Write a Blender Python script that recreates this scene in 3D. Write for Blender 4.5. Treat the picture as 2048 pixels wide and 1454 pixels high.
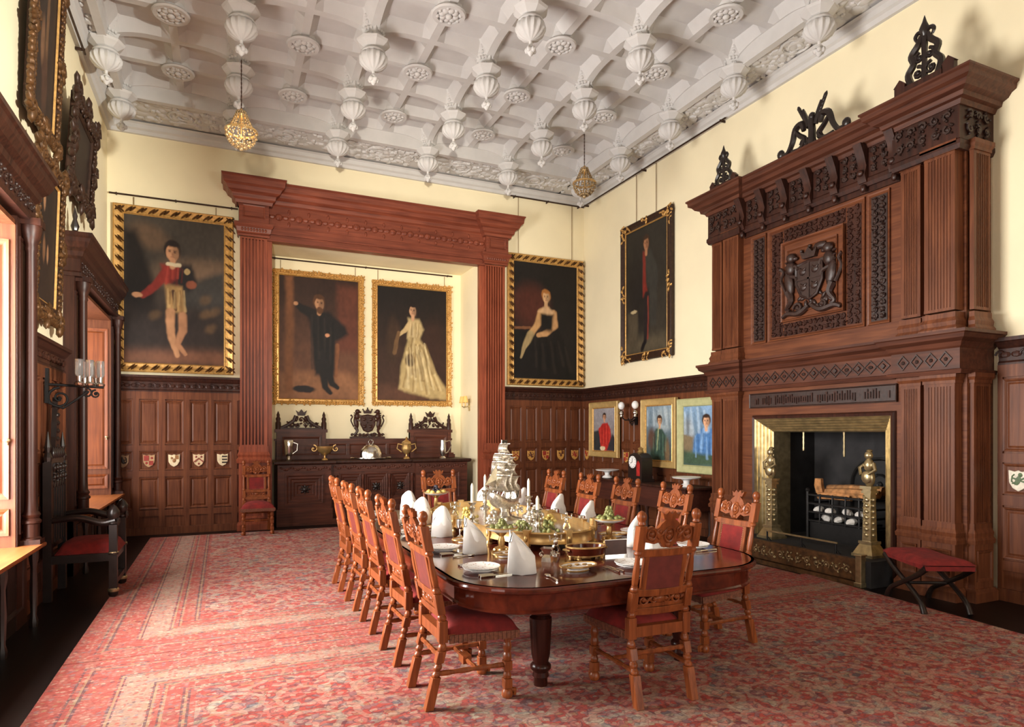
import bpy, bmesh, math, random
import numpy as np
from mathutils import Matrix, Vector
for o in list(bpy.data.objects): bpy.data.objects.remove(o)
SC=bpy.context.scene; COL=SC.collection
PI=math.pi
def lin(c): return c/12.92 if c<=0.04045 else ((c+0.055)/1.055)**2.4
def rgb(r,g,b): return (lin(r/255),lin(g/255),lin(b/255),1.0)

# ---------------------------------------------------------------- camera, light, exposure
YB=11.95; XR=7.06; XL=-1.67; YA=12.95; YF=-3.6; HC=6.46
cam_d=bpy.data.cameras.new('camera'); cam=bpy.data.objects.new('camera',cam_d); COL.objects.link(cam)
cam.location=(0,0,1.65); cam.rotation_euler=(PI/2,0,-math.radians(24.2))
cam_d.sensor_width=36; cam_d.lens=1288/2048*36; cam_d.shift_y=139/2048; cam_d.clip_start=0.05
SC.camera=cam
SC.view_settings.view_transform='Standard'; SC.view_settings.look='None'; SC.view_settings.gamma=1
SC.view_settings.use_curve_mapping=False
SC.view_settings.exposure=0.13
SC.cycles.use_denoising=True
SC.cycles.max_bounces=7; SC.cycles.diffuse_bounces=4; SC.cycles.glossy_bounces=4
SC.cycles.sample_clamp_indirect=6
W=bpy.data.worlds.new('daylight'); SC.world=W; W.use_nodes=True
W.node_tree.nodes['Background'].inputs[0].default_value=(0.86,0.92,1.0,1)
W.node_tree.nodes['Background'].inputs[1].default_value=0.5
def area(name,loc,rot,sx,sy,power,col=(1,1,1)):
    d=bpy.data.lights.new(name,'AREA'); d.shape='RECTANGLE'; d.size=sx; d.size_y=sy; d.energy=power; d.color=col
    o=bpy.data.objects.new(name,d); COL.objects.link(o); o.location=loc; o.rotation_euler=rot; return o
def point(name,loc,power,col,r=.3):
    d=bpy.data.lights.new(name,'POINT'); d.energy=power; d.color=col; d.shadow_soft_size=r
    o=bpy.data.objects.new(name,d); COL.objects.link(o); o.location=loc; return o
WARM=(1.0,0.97,0.92)
# daylight through the three bays of the left wall; two added fill lamps in invented openings behind the camera
area('daylight_far_bay',(-2.28,10.33,2.1),(0,-PI/2,0),2.6,2.4,170,WARM)
area('daylight_mid_bay',(-2.28,5.5,2.1),(0,-PI/2,0),2.6,2.4,1080,WARM)
area('daylight_near_bay',(-2.28,0.6,2.1),(0,-PI/2,0),2.6,2.4,70,WARM)
area('daylight_front_window',(0.5,YF-.3,1.75),(PI/2,0,0),2.2,1.6,60,(1.0,0.96,0.9))
area('added_fill_front_b',(4.8,YF-.3,1.75),(PI/2,0,0),2.2,1.6,120,(1.0,0.96,0.9))

# two photographic flood lamps standing behind the viewer, aimed over the table at the far left and far walls
def flood(name,loc,tgt,watts,half,col=(1,.95,.84)):
    d=bpy.data.lights.new(name,'SPOT'); d.energy=watts; d.color=col; d.spot_size=2*math.radians(half); d.spot_blend=.9; d.shadow_soft_size=.18
    o=bpy.data.objects.new(name,d); COL.objects.link(o); o.location=loc
    o.rotation_euler=(Vector(tgt)-Vector(loc)).to_track_quat('-Z','Y').to_euler(); return o
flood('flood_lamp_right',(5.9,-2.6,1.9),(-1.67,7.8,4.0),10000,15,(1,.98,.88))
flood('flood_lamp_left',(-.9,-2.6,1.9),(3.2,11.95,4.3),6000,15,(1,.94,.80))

# ---------------------------------------------------------------- materials
def mat(name):
    m=bpy.data.materials.new(name); m.use_nodes=True
    nt=m.node_tree; b=nt.nodes['Principled BSDF']; return m,nt,b
def N(nt,t,**k):
    n=nt.nodes.new(t)
    for a,v in k.items(): setattr(n,a,v)
    return n
def ramp(nt,stops,interp='LINEAR'):
    r=N(nt,'ShaderNodeValToRGB'); cr=r.color_ramp; cr.interpolation=interp
    while len(cr.elements)<len(stops): cr.elements.new(0.5)
    for e,(p,c) in zip(cr.elements,stops): e.position=p; e.color=c
    return r
def bump(nt,b,src,strength,dist=.01):
    bp=N(nt,'ShaderNodeBump'); bp.inputs['Strength'].default_value=strength; bp.inputs['Distance'].default_value=dist
    nt.links.new(src,bp.inputs['Height']); nt.links.new(bp.outputs[0],b.inputs['Normal'])
def wood(name,c1,c2,rough=.4,axis='z',sc=1.0,coat=0,bmp=.15):
    m,nt,b=mat(name); L=nt.links
    tc=N(nt,'ShaderNodeTexCoord'); mp=N(nt,'ShaderNodeMapping')
    s={'z':(26,26,1.6),'x':(1.6,26,26),'y':(26,1.6,26)}[axis]
    mp.inputs['Scale'].default_value=[v*sc for v in s]
    L.new(tc.outputs['Object'],mp.inputs[0])
    n=N(nt,'ShaderNodeTexNoise'); n.inputs['Scale'].default_value=1; n.inputs['Detail'].default_value=5; n.inputs['Distortion'].default_value=.6
    L.new(mp.outputs[0],n.inputs['Vector'])
    r=ramp(nt,[(.28,c2),(.72,c1)]); L.new(n.outputs['Fac'],r.inputs[0])
    n2=N(nt,'ShaderNodeTexNoise'); n2.inputs['Scale'].default_value=2.2; L.new(tc.outputs['Object'],n2.inputs['Vector'])
    mx=N(nt,'ShaderNodeMix',data_type='RGBA',blend_type='MULTIPLY'); mx.inputs[0].default_value=.45
    r2=ramp(nt,[(.3,(.55,.5,.5,1)),(.7,(1.1,1.1,1.1,1))]); L.new(n2.outputs['Fac'],r2.inputs[0])
    L.new(r.outputs[0],mx.inputs[6]); L.new(r2.outputs[0],mx.inputs[7]); L.new(mx.outputs[2],b.inputs['Base Color'])
    b.inputs['Roughness'].default_value=rough; b.inputs['Specular IOR Level'].default_value=.5 if coat else .28
    if coat: b.inputs['Coat Weight'].default_value=coat; b.inputs['Coat Roughness'].default_value=.06
    bump(nt,b,n.outputs['Fac'],bmp,.004); return m
def plain(name,c,rough=.5,metal=0,var=.12,sc=8,bmp=0,spec=None,c2=None):
    m,nt,b=mat(name); L=nt.links
    tc=N(nt,'ShaderNodeTexCoord'); n=N(nt,'ShaderNodeTexNoise'); n.inputs['Scale'].default_value=sc; n.inputs['Detail'].default_value=4
    L.new(tc.outputs['Object'],n.inputs['Vector'])
    lo=c2 if c2 else tuple(max(0,x*(1-var)) for x in c[:3])+(1,)
    hi=tuple(min(1,x*(1+var)) for x in c[:3])+(1,)
    r=ramp(nt,[(.35,lo),(.65,hi)]); L.new(n.outputs['Fac'],r.inputs[0]); L.new(r.outputs[0],b.inputs['Base Color'])
    b.inputs['Roughness'].default_value=rough; b.inputs['Metallic'].default_value=metal
    if spec is not None: b.inputs['Specular IOR Level'].default_value=spec
    if bmp: bump(nt,b,n.outputs['Fac'],bmp,.01)
    return m
M={}
M['wall']=plain('cream_wall',rgb(240,227,192),.9,0,.03,1.3)
M['plaster']=plain('white_plaster',rgb(201,198,196),.85,0,.03,5)
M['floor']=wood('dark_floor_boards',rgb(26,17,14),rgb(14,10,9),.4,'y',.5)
M['oak']=wood('oak_panelling',rgb(120,70,43),rgb(82,43,26),.42)
M['oakx']=wood('oak_panelling_horizontal',rgb(120,70,43),rgb(82,43,26),.42,'x')
M['oaky']=wood('oak_panelling_along',rgb(120,70,43),rgb(82,43,26),.42,'y')
M['oakred']=wood('red_oak',rgb(160,84,57),rgb(116,56,38),.4)
M['oakredx']=wood('red_oak_horizontal',rgb(138,72,51),rgb(98,48,35),.4,'x')
M['oakmid']=wood('mid_brown_oak',rgb(100,58,41),rgb(64,35,26),.42,'y')
M['oakdark']=wood('dark_stained_oak',rgb(72,40,29),rgb(38,21,17),.42)
M['oakcarve']=plain('dark_carved_oak',rgb(48,29,23),.45,0,.3,30,.2)
M['blackoak']=plain('blackened_oak',rgb(34,25,22),.32,0,.25,12)
M['sideoak']=wood('sideboard_oak',rgb(104,58,43),rgb(64,35,27),.4,'x')
M['chairwood']=wood('honey_brown_chair_oak',rgb(158,86,46),rgb(108,54,28),.3,'z',1.2)
M['mahog']=wood('polished_mahogany',rgb(104,42,26),rgb(62,24,16),.13,'y',.5,0,.02)
M['mahog'].node_tree.nodes['Principled BSDF'].inputs['Specular IOR Level'].default_value=.42
M['mahogleg']=wood('dark_mahogany',rgb(64,28,20),rgb(36,16,12),.25)
M['velvet']=plain('crimson_velvet',rgb(118,26,22),.9,0,.25,14)
M['leather']=plain('maroon_leather',rgb(98,38,32),.45,0,.15,20)
M['gold']=plain('gilded_wood',rgb(200,154,88),.4,.45,.2,25)
M['golddark']=plain('aged_gilding',rgb(92,62,34),.45,.4,.4,18,.1)
M['bronze']=plain('dark_bronze_frame',rgb(56,36,26),.45,.3,.3,20)
M['paleframe']=plain('pale_gilt_frame',rgb(190,158,100),.5,.25,.1,10)
M['greenframe']=plain('pale_green_frame',rgb(178,176,128),.6,0,.1,12)
M['brass']=plain('polished_brass',rgb(178,160,122),.28,.8,.2,14)
M['ormolu']=plain('gilt_bronze',rgb(200,162,104),.3,.7,.12,16)
M['silver']=plain('silver',rgb(226,222,214),.2,1,.1,30)
M['chased']=plain('chased_silver',rgb(222,214,200),.32,.9,.25,60,.5)
M['apron']=wood('brown_table_front',rgb(84,44,32),rgb(60,31,24),.5,'y')
M['fringe']=plain('brown_fringe',rgb(112,66,46),.8,0,.35,60)
M['iron']=plain('black_iron',rgb(26,24,24),.5,.4,.2,20)
M['soot']=plain('sooty_brick',rgb(34,32,33),.85,0,.3,6,.3)
M['linen']=plain('white_linen',rgb(244,241,236),.85,0,.02,20)
M['china']=plain('white_china',rgb(240,238,236),.2,0,.03,20)
M['wax']=plain('candle_wax',rgb(244,236,214),.5,0,.03,10)
M['red_glaze']=plain('red_panel',rgb(170,40,36),.4,0,.2,20)
M['log']=plain('split_logs',rgb(168,118,72),.8,0,.45,14,.3)
M['ash']=plain('pale_ash',rgb(222,218,212),.9,0,.15,20)
M['green_fruit']=plain('green_grapes',rgb(136,138,82),.35,0,.3,30)
M['dark_fruit']=plain('dark_grapes',rgb(40,34,44),.3,0,.3,30)
M['pear']=plain('yellow_fruit',rgb(214,190,108),.4,0,.2,20)
M['card']=plain('menu_card',rgb(86,56,48),.5,0,.15,20)
M['steel']=plain('cutlery_silver',rgb(230,226,214),.2,1,.06,30)
M['shade']=plain('lamp_shade',rgb(236,190,110),.7,0,.05,10)
M['cord']=plain('hanging_cord',rgb(120,92,56),.7,0,.1,20)
M['crystal']=plain('crystal_beads',rgb(150,126,92),.15,.4,.3,60)
M['shutteroak']=wood('orange_oak',rgb(132,70,34),rgb(100,50,25),.4)  # plain orange oak, no emission
M['seatwood']=wood('light_oak_shelf',rgb(160,96,52),rgb(124,68,36),.35,'y',.6)
m,nt,b=mat('clear_glass'); b.inputs['Base Color'].default_value=(.95,.96,.95,1); b.inputs['Roughness'].default_value=.05
b.inputs['Transmission Weight'].default_value=.9; b.inputs['IOR'].default_value=1.2
n=N(nt,'ShaderNodeTexNoise'); n.inputs['Scale'].default_value=40; bump(nt,b,n.outputs['Fac'],.05,.002); M['glass']=m
# china plate with sprigged border
m,nt,b=mat('sprigged_china'); L=nt.links
tc=N(nt,'ShaderNodeTexCoord'); v=N(nt,'ShaderNodeTexVoronoi'); v.inputs['Scale'].default_value=42; L.new(tc.outputs['Object'],v.inputs['Vector'])
r=ramp(nt,[(0,rgb(178,120,104)),(.22,rgb(206,190,176)),(.36,rgb(240,238,236))]); L.new(v.outputs['Distance'],r.inputs[0]); L.new(r.outputs[0],b.inputs['Base Color']); b.inputs['Roughness'].default_value=.2
M['sprig']=m
# painted canvas: colours are stored on the canvas mesh
m,nt,b=mat('oil_paint'); L=nt.links
at=N(nt,'ShaderNodeAttribute'); at.attribute_name='paint'; L.new(at.outputs['Color'],b.inputs['Base Color']); b.inputs['Roughness'].default_value=.55
b.inputs['Specular IOR Level'].default_value=.25
n=N(nt,'ShaderNodeTexNoise'); n.inputs['Scale'].default_value=60; bump(nt,b,n.outputs['Fac'],.15,.002); M['paint']=m
# woven carpets
def carpet(name,xl,ysm,seed):
    m,nt,b=mat(name); L=nt.links
    tc=N(nt,'ShaderNodeTexCoord'); O=tc.outputs['Object']
    def vor(scale,feat='F1',rnd=.8,sx=1,sy=1,off=0):
        mp=N(nt,'ShaderNodeMapping'); mp.inputs['Scale'].default_value=(sx,sy,1); mp.inputs['Location'].default_value=(seed+off,seed*1.7+off,0); L.new(O,mp.inputs[0])
        v=N(nt,'ShaderNodeTexVoronoi',feature=feat); v.voronoi_dimensions='2D'; v.inputs['Scale'].default_value=scale; v.inputs['Randomness'].default_value=rnd
        L.new(mp.outputs[0],v.inputs['Vector']); return v
    def mixc(f,a,bb,blend='MIX'):
        x=N(nt,'ShaderNodeMix',data_type='RGBA',blend_type=blend)
        for s,i in ((f,0),(a,6),(bb,7)):
            if hasattr(s,'is_output'): L.new(s,x.inputs[i])
            else: x.inputs[i].default_value=s
        return x.outputs[2]
    def math_(op,a,bb=None,c=None):
        x=N(nt,'ShaderNodeMath',operation=op)
        for s,i in ((a,0),(bb,1),(c,2)):
            if s is None: continue
            if hasattr(s,'is_output'): L.new(s,x.inputs[i])
            else: x.inputs[i].default_value=s
        return x.outputs[0]
    RED=rgb(160,76,68); ROSE=rgb(168,116,106); CRM=rgb(166,146,128); BLU=rgb(114,106,108); NAV=rgb(84,64,68); OLV=rgb(142,118,92); DRD=rgb(132,66,60)
    wn=N(nt,'ShaderNodeTexNoise'); wn.inputs['Scale'].default_value=13; wn.inputs['Detail'].default_value=2; L.new(O,wn.inputs['Vector'])
    wv=N(nt,'ShaderNodeVectorMath',operation='MULTIPLY_ADD'); L.new(wn.outputs['Color'],wv.inputs[0]); wv.inputs[1].default_value=(.06,.06,0); L.new(O,wv.inputs[2])
    O0=O; O=wv.outputs[0]
    sep=N(nt,'ShaderNodeSeparateColor')
    v1=vor(30,rnd=.9,sx=.8,sy=1.15); L.new(v1.outputs['Color'],sep.inputs[0])
    pal=ramp(nt,[(0,RED),(.2,ROSE),(.32,DRD),(.42,CRM),(.54,RED),(.64,BLU),(.76,ROSE),(.86,NAV),(.91,OLV)],'CONSTANT'); L.new(sep.outputs[0],pal.inputs[0])
    v5=vor(9,rnd=.7,off=5); sep5=N(nt,'ShaderNodeSeparateColor'); L.new(v5.outputs['Color'],sep5.inputs[0])
    pal5=ramp(nt,[(0,RED),(.4,DRD),(.55,CRM),(.68,RED),(.82,BLU),(.9,ROSE)],'CONSTANT'); L.new(sep5.outputs[0],pal5.inputs[0])
    c=mixc(.42,pal.outputs[0],pal5.outputs[0])
    pet=math_('COMPARE',v5.outputs['Distance'],.36,.05); c=mixc(math_('MULTIPLY',pet,.45),c,NAV)
    pe2=math_('LESS_THAN',v5.outputs['Distance'],.14); c=mixc(math_('MULTIPLY',pe2,.5),c,CRM)
    v2=vor(30,'DISTANCE_TO_EDGE',.9,.8,1.15); edge=math_('LESS_THAN',v2.outputs['Distance'],.08); c=mixc(math_('MULTIPLY',edge,.35),c,NAV)
    v3=vor(2.6,rnd=.3,off=3); ring=math_('COMPARE',v3.outputs['Distance'],.38,.05); c=mixc(math_('MULTIPLY',ring,.35),c,CRM)
    O=O0
    n=N(nt,'ShaderNodeTexNoise'); n.inputs['Scale'].default_value=.9; n.inputs['Detail'].default_value=2; L.new(O,n.inputs['Vector'])
    tint=ramp(nt,[(.35,(1.08,.92,.9,1)),(.65,(.9,1.0,1.0,1))]); L.new(n.outputs['Fac'],tint.inputs[0])
    c=mixc(.8,c,tint.outputs[0],'MULTIPLY')
    # borders measured from the left edge and from the end where the two carpets meet
    sx=N(nt,'ShaderNodeSeparateXYZ'); L.new(O,sx.inputs[0])
    dl=math_('SUBTRACT',sx.outputs[0],xl); ds=math_('ABSOLUTE',math_('SUBTRACT',sx.outputs[1],ysm))
    d=math_('MINIMUM',dl,ds)
    BCR=rgb(146,122,106); BRD=rgb(144,74,66)
    st=[(0,BRD),(.16,NAV),(.175,BRD),(.20,OLV),(.215,NAV),(.235,BRD),(.40,NAV),(.415,OLV),(.43,NAV),(.445,BCR),(.62,NAV),(.635,OLV),(.65,BRD),(.68,NAV),(.695,OLV),(.71,BRD),(.80,NAV),(.815,OLV),(.83,NAV),(.845,BRD)]
    br=ramp(nt,st,'CONSTANT'); L.new(d,br.inputs[0])
    inb=math_('LESS_THAN',d,.88)
    v4=vor(24,rnd=.5,off=9); mot=math_('LESS_THAN',v4.outputs['Distance'],.33)
    bc=mixc(math_('MULTIPLY',mot,.65),br.outputs[0],pal.outputs[0])
    c=mixc(math_('MULTIPLY',inb,.7),c,bc)
    mp=N(nt,'ShaderNodeMapping'); mp.inputs['Scale'].default_value=(40,150,1); L.new(O,mp.inputs[0])
    n2=N(nt,'ShaderNodeTexNoise'); n2.inputs['Scale'].default_value=1; n2.inputs['Detail'].default_value=3; L.new(mp.outputs[0],n2.inputs['Vector'])
    r3=ramp(nt,[(.3,(.76,.73,.73,1)),(.7,(1.36,1.38,1.38,1))]); L.new(n2.outputs['Fac'],r3.inputs[0])
    c=mixc(.9,c,r3.outputs[0],'MULTIPLY')
    L.new(c,b.inputs['Base Color']); b.inputs['Roughness'].default_value=.95; b.inputs['Specular IOR Level'].default_value=.1
    bump(nt,b,n2.outputs['Fac'],.4,.006); return m
YS=5.45
M['carpet_far']=carpet('woven_carpet_far',-1.03,YS,2.0); M['carpet_near']=carpet('woven_carpet_near',-1.03,YS,7.3)
# ---------------------------------------------------------------- geometry helpers
BW=lambda u,d,z:(u,YB-d,z)
AW=lambda u,d,z:(u,YA-d,z)
RW=lambda u,d,z:(XR-d,u,z)
LW=lambda u,d,z:(XL+d,u,z)
ORG={}
class G:
    def __init__(s,m=None): s.v=[]; s.f=[]; s.m=m; s.T=None
    def add(s,vs,fs):
        o=len(s.v)
        for p in vs:
            if s.T is not None: p=s.T@Vector(p)
            s.v.append(tuple(s.m(*p)) if s.m else tuple(p))
        s.f.extend(tuple(i+o for i in f) for f in fs)
    def box(s,x0,x1,y0,y1,z0,z1):
        s.add([(x0,y0,z0),(x1,y0,z0),(x1,y1,z0),(x0,y1,z0),(x0,y0,z1),(x1,y0,z1),(x1,y1,z1),(x0,y1,z1)],
              [(0,3,2,1),(4,5,6,7),(0,1,5,4),(1,2,6,5),(2,3,7,6),(3,0,4,7)])
    def frus(s,x0,x1,y0,y1,z0,z1,i):   # box whose y1 face is inset by i (raised panel)
        s.add([(x0,y0,z0),(x1,y0,z0),(x1,y0,z1),(x0,y0,z1),(x0+i,y1,z0+i),(x1-i,y1,z0+i),(x1-i,y1,z1-i),(x0+i,y1,z1-i)],
              [(0,1,2,3),(4,7,6,5),(0,4,5,1),(1,5,6,2),(2,6,7,3),(3,7,4,0)])
    def prism(s,poly,lo,hi,plane='xz'):
        n=len(poly)
        if plane=='xz': P=lambda p,h:(p[0],h,p[1])
        elif plane=='xy': P=lambda p,h:(p[0],p[1],h)
        else: P=lambda p,h:(h,p[0],p[1])
        s.add([P(p,lo) for p in poly]+[P(p,hi) for p in poly],
              [tuple(range(n))[::-1],tuple(range(n,2*n))]+[(i,(i+1)%n,n+(i+1)%n,n+i) for i in range(n)])
    def lathe(s,prof,c=(0,0,0),n=16,flute=0,fn=0,sx=1,sy=1,cap=True):
        vs=[];fs=[]
        for k,p in enumerate(prof):
            r,z=p[0],p[1]; fl=flute*(p[2] if len(p)>2 else 0)
            for i in range(n):
                a=2*PI*i/n; rr=r*(1+fl*math.cos(fn*a)) if fl else r
                vs.append((c[0]+rr*math.cos(a)*sx,c[1]+rr*math.sin(a)*sy,c[2]+z))
        for k in range(len(prof)-1):
            for i in range(n):
                j=(i+1)%n; fs.append((k*n+i,k*n+j,(k+1)*n+j,(k+1)*n+i))
        if cap: fs.append(tuple(range(n))[::-1]); fs.append(tuple((len(prof)-1)*n+i for i in range(n)))
        s.add(vs,fs)
    def tube(s,pts,r,n=6,closed=False,sq=1.0):
        P=[Vector(p) for p in pts]; m=len(P); vs=[];fs=[]
        up=None
        for k in range(m):
            a=P[k-1] if (k>0 or closed) else P[k]; b=P[(k+1)%m] if (k<m-1 or closed) else P[k]
            t=(b-a); t=t.normalized() if t.length>1e-9 else Vector((0,0,1))
            if up is None:
                up=Vector((0,0,1)) if abs(t.z)<.9 else Vector((0,1,0))
            x=t.cross(up); 
            if x.length<1e-6: x=t.cross(Vector((1,0,0)))
            x.normalize(); y=x.cross(t); up=y
            rr=r[k] if isinstance(r,(list,tuple)) else r
            for i in range(n):
                an=2*PI*(i+.5)/n; vs.append(tuple(P[k]+x*rr*math.cos(an)+y*rr*sq*math.sin(an)))
        for k in range(m if closed else m-1):
            k2=(k+1)%m
            for i in range(n):
                j=(i+1)%n; fs.append((k*n+i,k*n+j,k2*n+j,k2*n+i))
        if not closed: fs.append(tuple(range(n))[::-1]); fs.append(tuple((m-1)*n+i for i in range(n)))
        s.add(vs,fs)
    def ctube(s,pts,r,n=6,m=4):   # tube along a smooth curve through the points
        P=[Vector(p) for p in pts]; R=list(r) if isinstance(r,(list,tuple)) else [r]*len(P); Q=[];S=[]
        for k in range(len(P)-1):
            a,b,c,d=P[max(0,k-1)],P[k],P[k+1],P[min(len(P)-1,k+2)]
            for i in range(m):
                t=i/m; Q.append(.5*((2*b)+(c-a)*t+(2*a-5*b+4*c-d)*t*t+(3*b-a-3*c+d)*t**3)); S.append(R[k]+(R[k+1]-R[k])*t)
        Q.append(P[-1]); S.append(R[-1]); s.tube(Q,S,n)
    def ell(s,c,r,ang=0,nu=7,nv=4):   # ang turns it in the x-z plane
        vs=[];fs=[]; ca,sa=math.cos(ang),math.sin(ang)
        def P(x,y,z): return (c[0]+x*ca-z*sa,c[1]+y,c[2]+x*sa+z*ca)
        vs.append(P(0,0,-r[2]))
        for k in range(1,nv):
            t=-PI/2+PI*k/nv
            for i in range(nu):
                a=2*PI*i/nu; vs.append(P(r[0]*math.cos(t)*math.cos(a),r[1]*math.cos(t)*math.sin(a),r[2]*math.sin(t)))
        vs.append(P(0,0,r[2])); top=len(vs)-1
        for i in range(nu): fs.append((0,1+(i+1)%nu,1+i)); fs.append((top,1+(nv-2)*nu+i,1+(nv-2)*nu+(i+1)%nu))
        for k in range(nv-2):
            for i in range(nu):
                j=(i+1)%nu; fs.append((1+k*nu+i,1+k*nu+j,1+(k+1)*nu+j,1+(k+1)*nu+i))
        s.add(vs,fs)
    def sweep(s,path,prof,closed=False,plane='xy',pclosed=True):
        # profile points (offset to the left of the path, height); plane 'xy': height is z, 'xz': height is y
        n=len(path); vs=[];fs=[]; k=len(prof)
        for i in range(n):
            p=Vector(path[i])
            a=Vector(path[i-1]) if (i>0 or closed) else None; b=Vector(path[(i+1)%n]) if (i<n-1 or closed) else None
            def nl(q): q=q.normalized(); return Vector((-q.y,q.x))
            if a is None: m_=nl(b-p)
            elif b is None: m_=nl(p-a)
            else:
                n1,n2=nl(p-a),nl(b-p); m_=(n1+n2)/max(.15,1+n1.dot(n2))
            for (o,h) in prof:
                q=p+m_*o; vs.append((q.x,q.y,h) if plane=='xy' else (q.x,h,q.y))
        kk=k if pclosed else k-1
        for i in range(n if closed else n-1):
            i2=(i+1)%n
            for j in range(kk):
                j2=(j+1)%k; fs.append((i*k+j,i*k+j2,i2*k+j2,i2*k+j))
        if not closed: fs.append(tuple(range(k))); fs.append(tuple((n-1)*k+j for j in range(k))[::-1])
        s.add(vs,fs)
    def grid(s,nx,ny,fn):
        s.add([fn(i/nx,j/ny) for j in range(ny+1) for i in range(nx+1)],
              [(j*(nx+1)+i,j*(nx+1)+i+1,(j+1)*(nx+1)+i+1,(j+1)*(nx+1)+i) for j in range(ny) for i in range(nx)])
def build(g,name,m,parent=None,smooth=False,bev=0,label=None,solid=0):
    me=bpy.data.meshes.new(name); org=ORG.get(parent,Vector((0,0,0))) if parent else Vector((0,0,0))
    vs=g.v
    if org.length: ox,oy,oz=org; vs=[(a-ox,b-oy,c-oz) for a,b,c in vs]
    me.from_pydata(vs,[],g.f); me.validate()
    bm=bmesh.new(); bm.from_mesh(me); bmesh.ops.recalc_face_normals(bm,faces=bm.faces); bm.to_mesh(me); bm.free()
    if smooth:
        me.polygons.foreach_set('use_smooth',[True]*len(me.polygons)); me.set_sharp_from_angle(angle=math.radians(smooth if smooth>1 else 40))
    if m is not None: me.materials.append(M[m] if isinstance(m,str) else m)
    o=bpy.data.objects.new(name,me); COL.objects.link(o)
    if parent: o.parent=parent; ORG[o]=org
    if bev: md=o.modifiers.new('bevel','BEVEL'); md.width=bev; md.segments=1; md.limit_method='ANGLE'
    if solid: md=o.modifiers.new('solid','SOLIDIFY'); md.thickness=solid
    if label: o['label']=label
    return o
def tag(o,label,cat,group=None):
    o['label']=label; o['category']=cat
    if group: o['group']=group
    return o
def struct(g,name,m,smooth=False,parent=None):
    o=build(g,name,m,parent,smooth); o['kind']='structure'; return o
def thing(name,label,cat,loc=(0,0,0),group=None):
    o=bpy.data.objects.new(name,None); COL.objects.link(o); o.location=loc; o.empty_display_size=.1
    ORG[o]=Vector(loc); return tag(o,label,cat,group)
KIDS=lambda o:[c for c in bpy.data.objects if c.parent==o]
def dup(o,loc,rotz=None,label=None,group=None,parent=None,kids=None):
    c=o.copy(); COL.objects.link(c)
    if parent: c.parent=parent
    else:
        c.location=loc
        if rotz is not None: c.rotation_euler=(0,0,rotz)
    if label: c['label']=label
    if group: c['group']=group
    for k in o.children: dup(k,None,parent=c)
    return c
def scroll(g,u,d,z,r,a0=0,turn=1.4,th=.012,sgn=1,n=5,steps=14):
    pts=[];rs=[]
    for i in range(steps+1):
        t=i/steps; a=a0+sgn*turn*2*PI*t; rr=r*(1-.85*t); pts.append((u+rr*math.cos(a),d,z+rr*math.sin(a))); rs.append(th*(1-.4*t))
    g.tube(pts,rs,n)
    g.ell((u,d,z),(th*1.5,th*1.4,th*1.5),0,6,4)
def leaf(g,u,d,z,l,w,ang,th=.012): g.ell((u+math.cos(ang)*l*.5,d,z+math.sin(ang)*l*.5),(l*.5,th,w*.5),ang,6,4)
def carve(g,u0,u1,z0,z1,d,cell,th,seed=1):
    R=random.Random(seed); nu=max(1,round((u1-u0)/cell)); nz=max(1,round((z1-z0)/cell)); cu=(u1-u0)/nu; cz=(z1-z0)/nz
    for i in range(nu):
        for j in range(nz):
            u=u0+cu*(i+.5); z=z0+cz*(j+.5); sg=1 if (i+j)%2 else -1; r=min(cu,cz)*.36
            scroll(g,u,d,z,r,R.uniform(0,6.3),1.2,th*.8,sg,4,9)
            for k in range(4):
                a=R.uniform(0,6.3); leaf(g,u+math.cos(a)*r*.8,d,z+math.sin(a)*r*.8,r*.75,r*.42,a+R.uniform(-.6,.6),th)
def rail_panel(g,u0,u1,z0,z1,d,w=.03,th=.02):   # raised moulding round a panel
    g.sweep([(u0,z0),(u1,z0),(u1,z1),(u0,z1)],[(0,d),(0,d+th),(w*.5,d+th*.8),(w,d+th*.2),(w,d)],True,'xz')
def lerp(a,b,t): return a+(b-a)*t
def rrect(x0,x1,y0,y1,r,n=8):
    p=[]
    for cx,cy,a in ((x1-r,y0+r,-PI/2),(x1-r,y1-r,0),(x0+r,y1-r,PI/2),(x0+r,y0+r,PI)):
        for i in range(n+1): t=a+PI/2*i/n; p.append((cx+r*math.cos(t),cy+r*math.sin(t)))
    return p

# ---------------------------------------------------------------- setting: floor, walls, ceiling
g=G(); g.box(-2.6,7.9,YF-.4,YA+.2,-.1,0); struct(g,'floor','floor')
g=G(BW)   # back wall with the alcove
AX0,AX1,AZ=.78,4.62,5.0
for a in ((XL-.9,AX0,0,7),(AX1,XR+.9,0,7),(AX0,AX1,AZ,7)): g.box(a[0],a[1],-.3,0,a[2],a[3])
g.box(AX0-.3,AX1+.3,YB-YA-.2,YB-YA,0,7)
g.box(AX0-.3,AX0,YB-YA,-.3,0,7); g.box(AX1,AX1+.3,YB-YA,-.3,0,7); g.box(AX0,AX1,YB-YA,-.3,AZ,AZ+.2)
struct(g,'wall_back','wall')
OP0,OP1,OPZ=4.66,6.68,1.87
g=G(RW)
g.box(YF,OP0-.02,-.3,0,0,7); g.box(OP1+.02,YA,-.3,0,0,7); g.box(OP0-.02,OP1+.02,-.3,0,OPZ+.02,7)
struct(g,'wall_right','wall')
BAYS=[(9.12,11.62),(4.25,6.6),(-.6,1.8)]
g=G(LW); u=YF
for a,b in sorted(BAYS):
    g.box(u,a,-.6,0,0,7); g.box(a,b,-.6,0,0,.68); g.box(a,b,-.6,0,3.42,7); u=b
g.box(u,YA,-.6,0,0,7); struct(g,'wall_left','wall')
g=G(); 
for a in ((-2.6,-.6,0,7),(1.6,3.7,0,7),(5.9,7.9,0,7)): g.box(a[0],a[1],YF-.4,YF,a[2],a[3])
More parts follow.
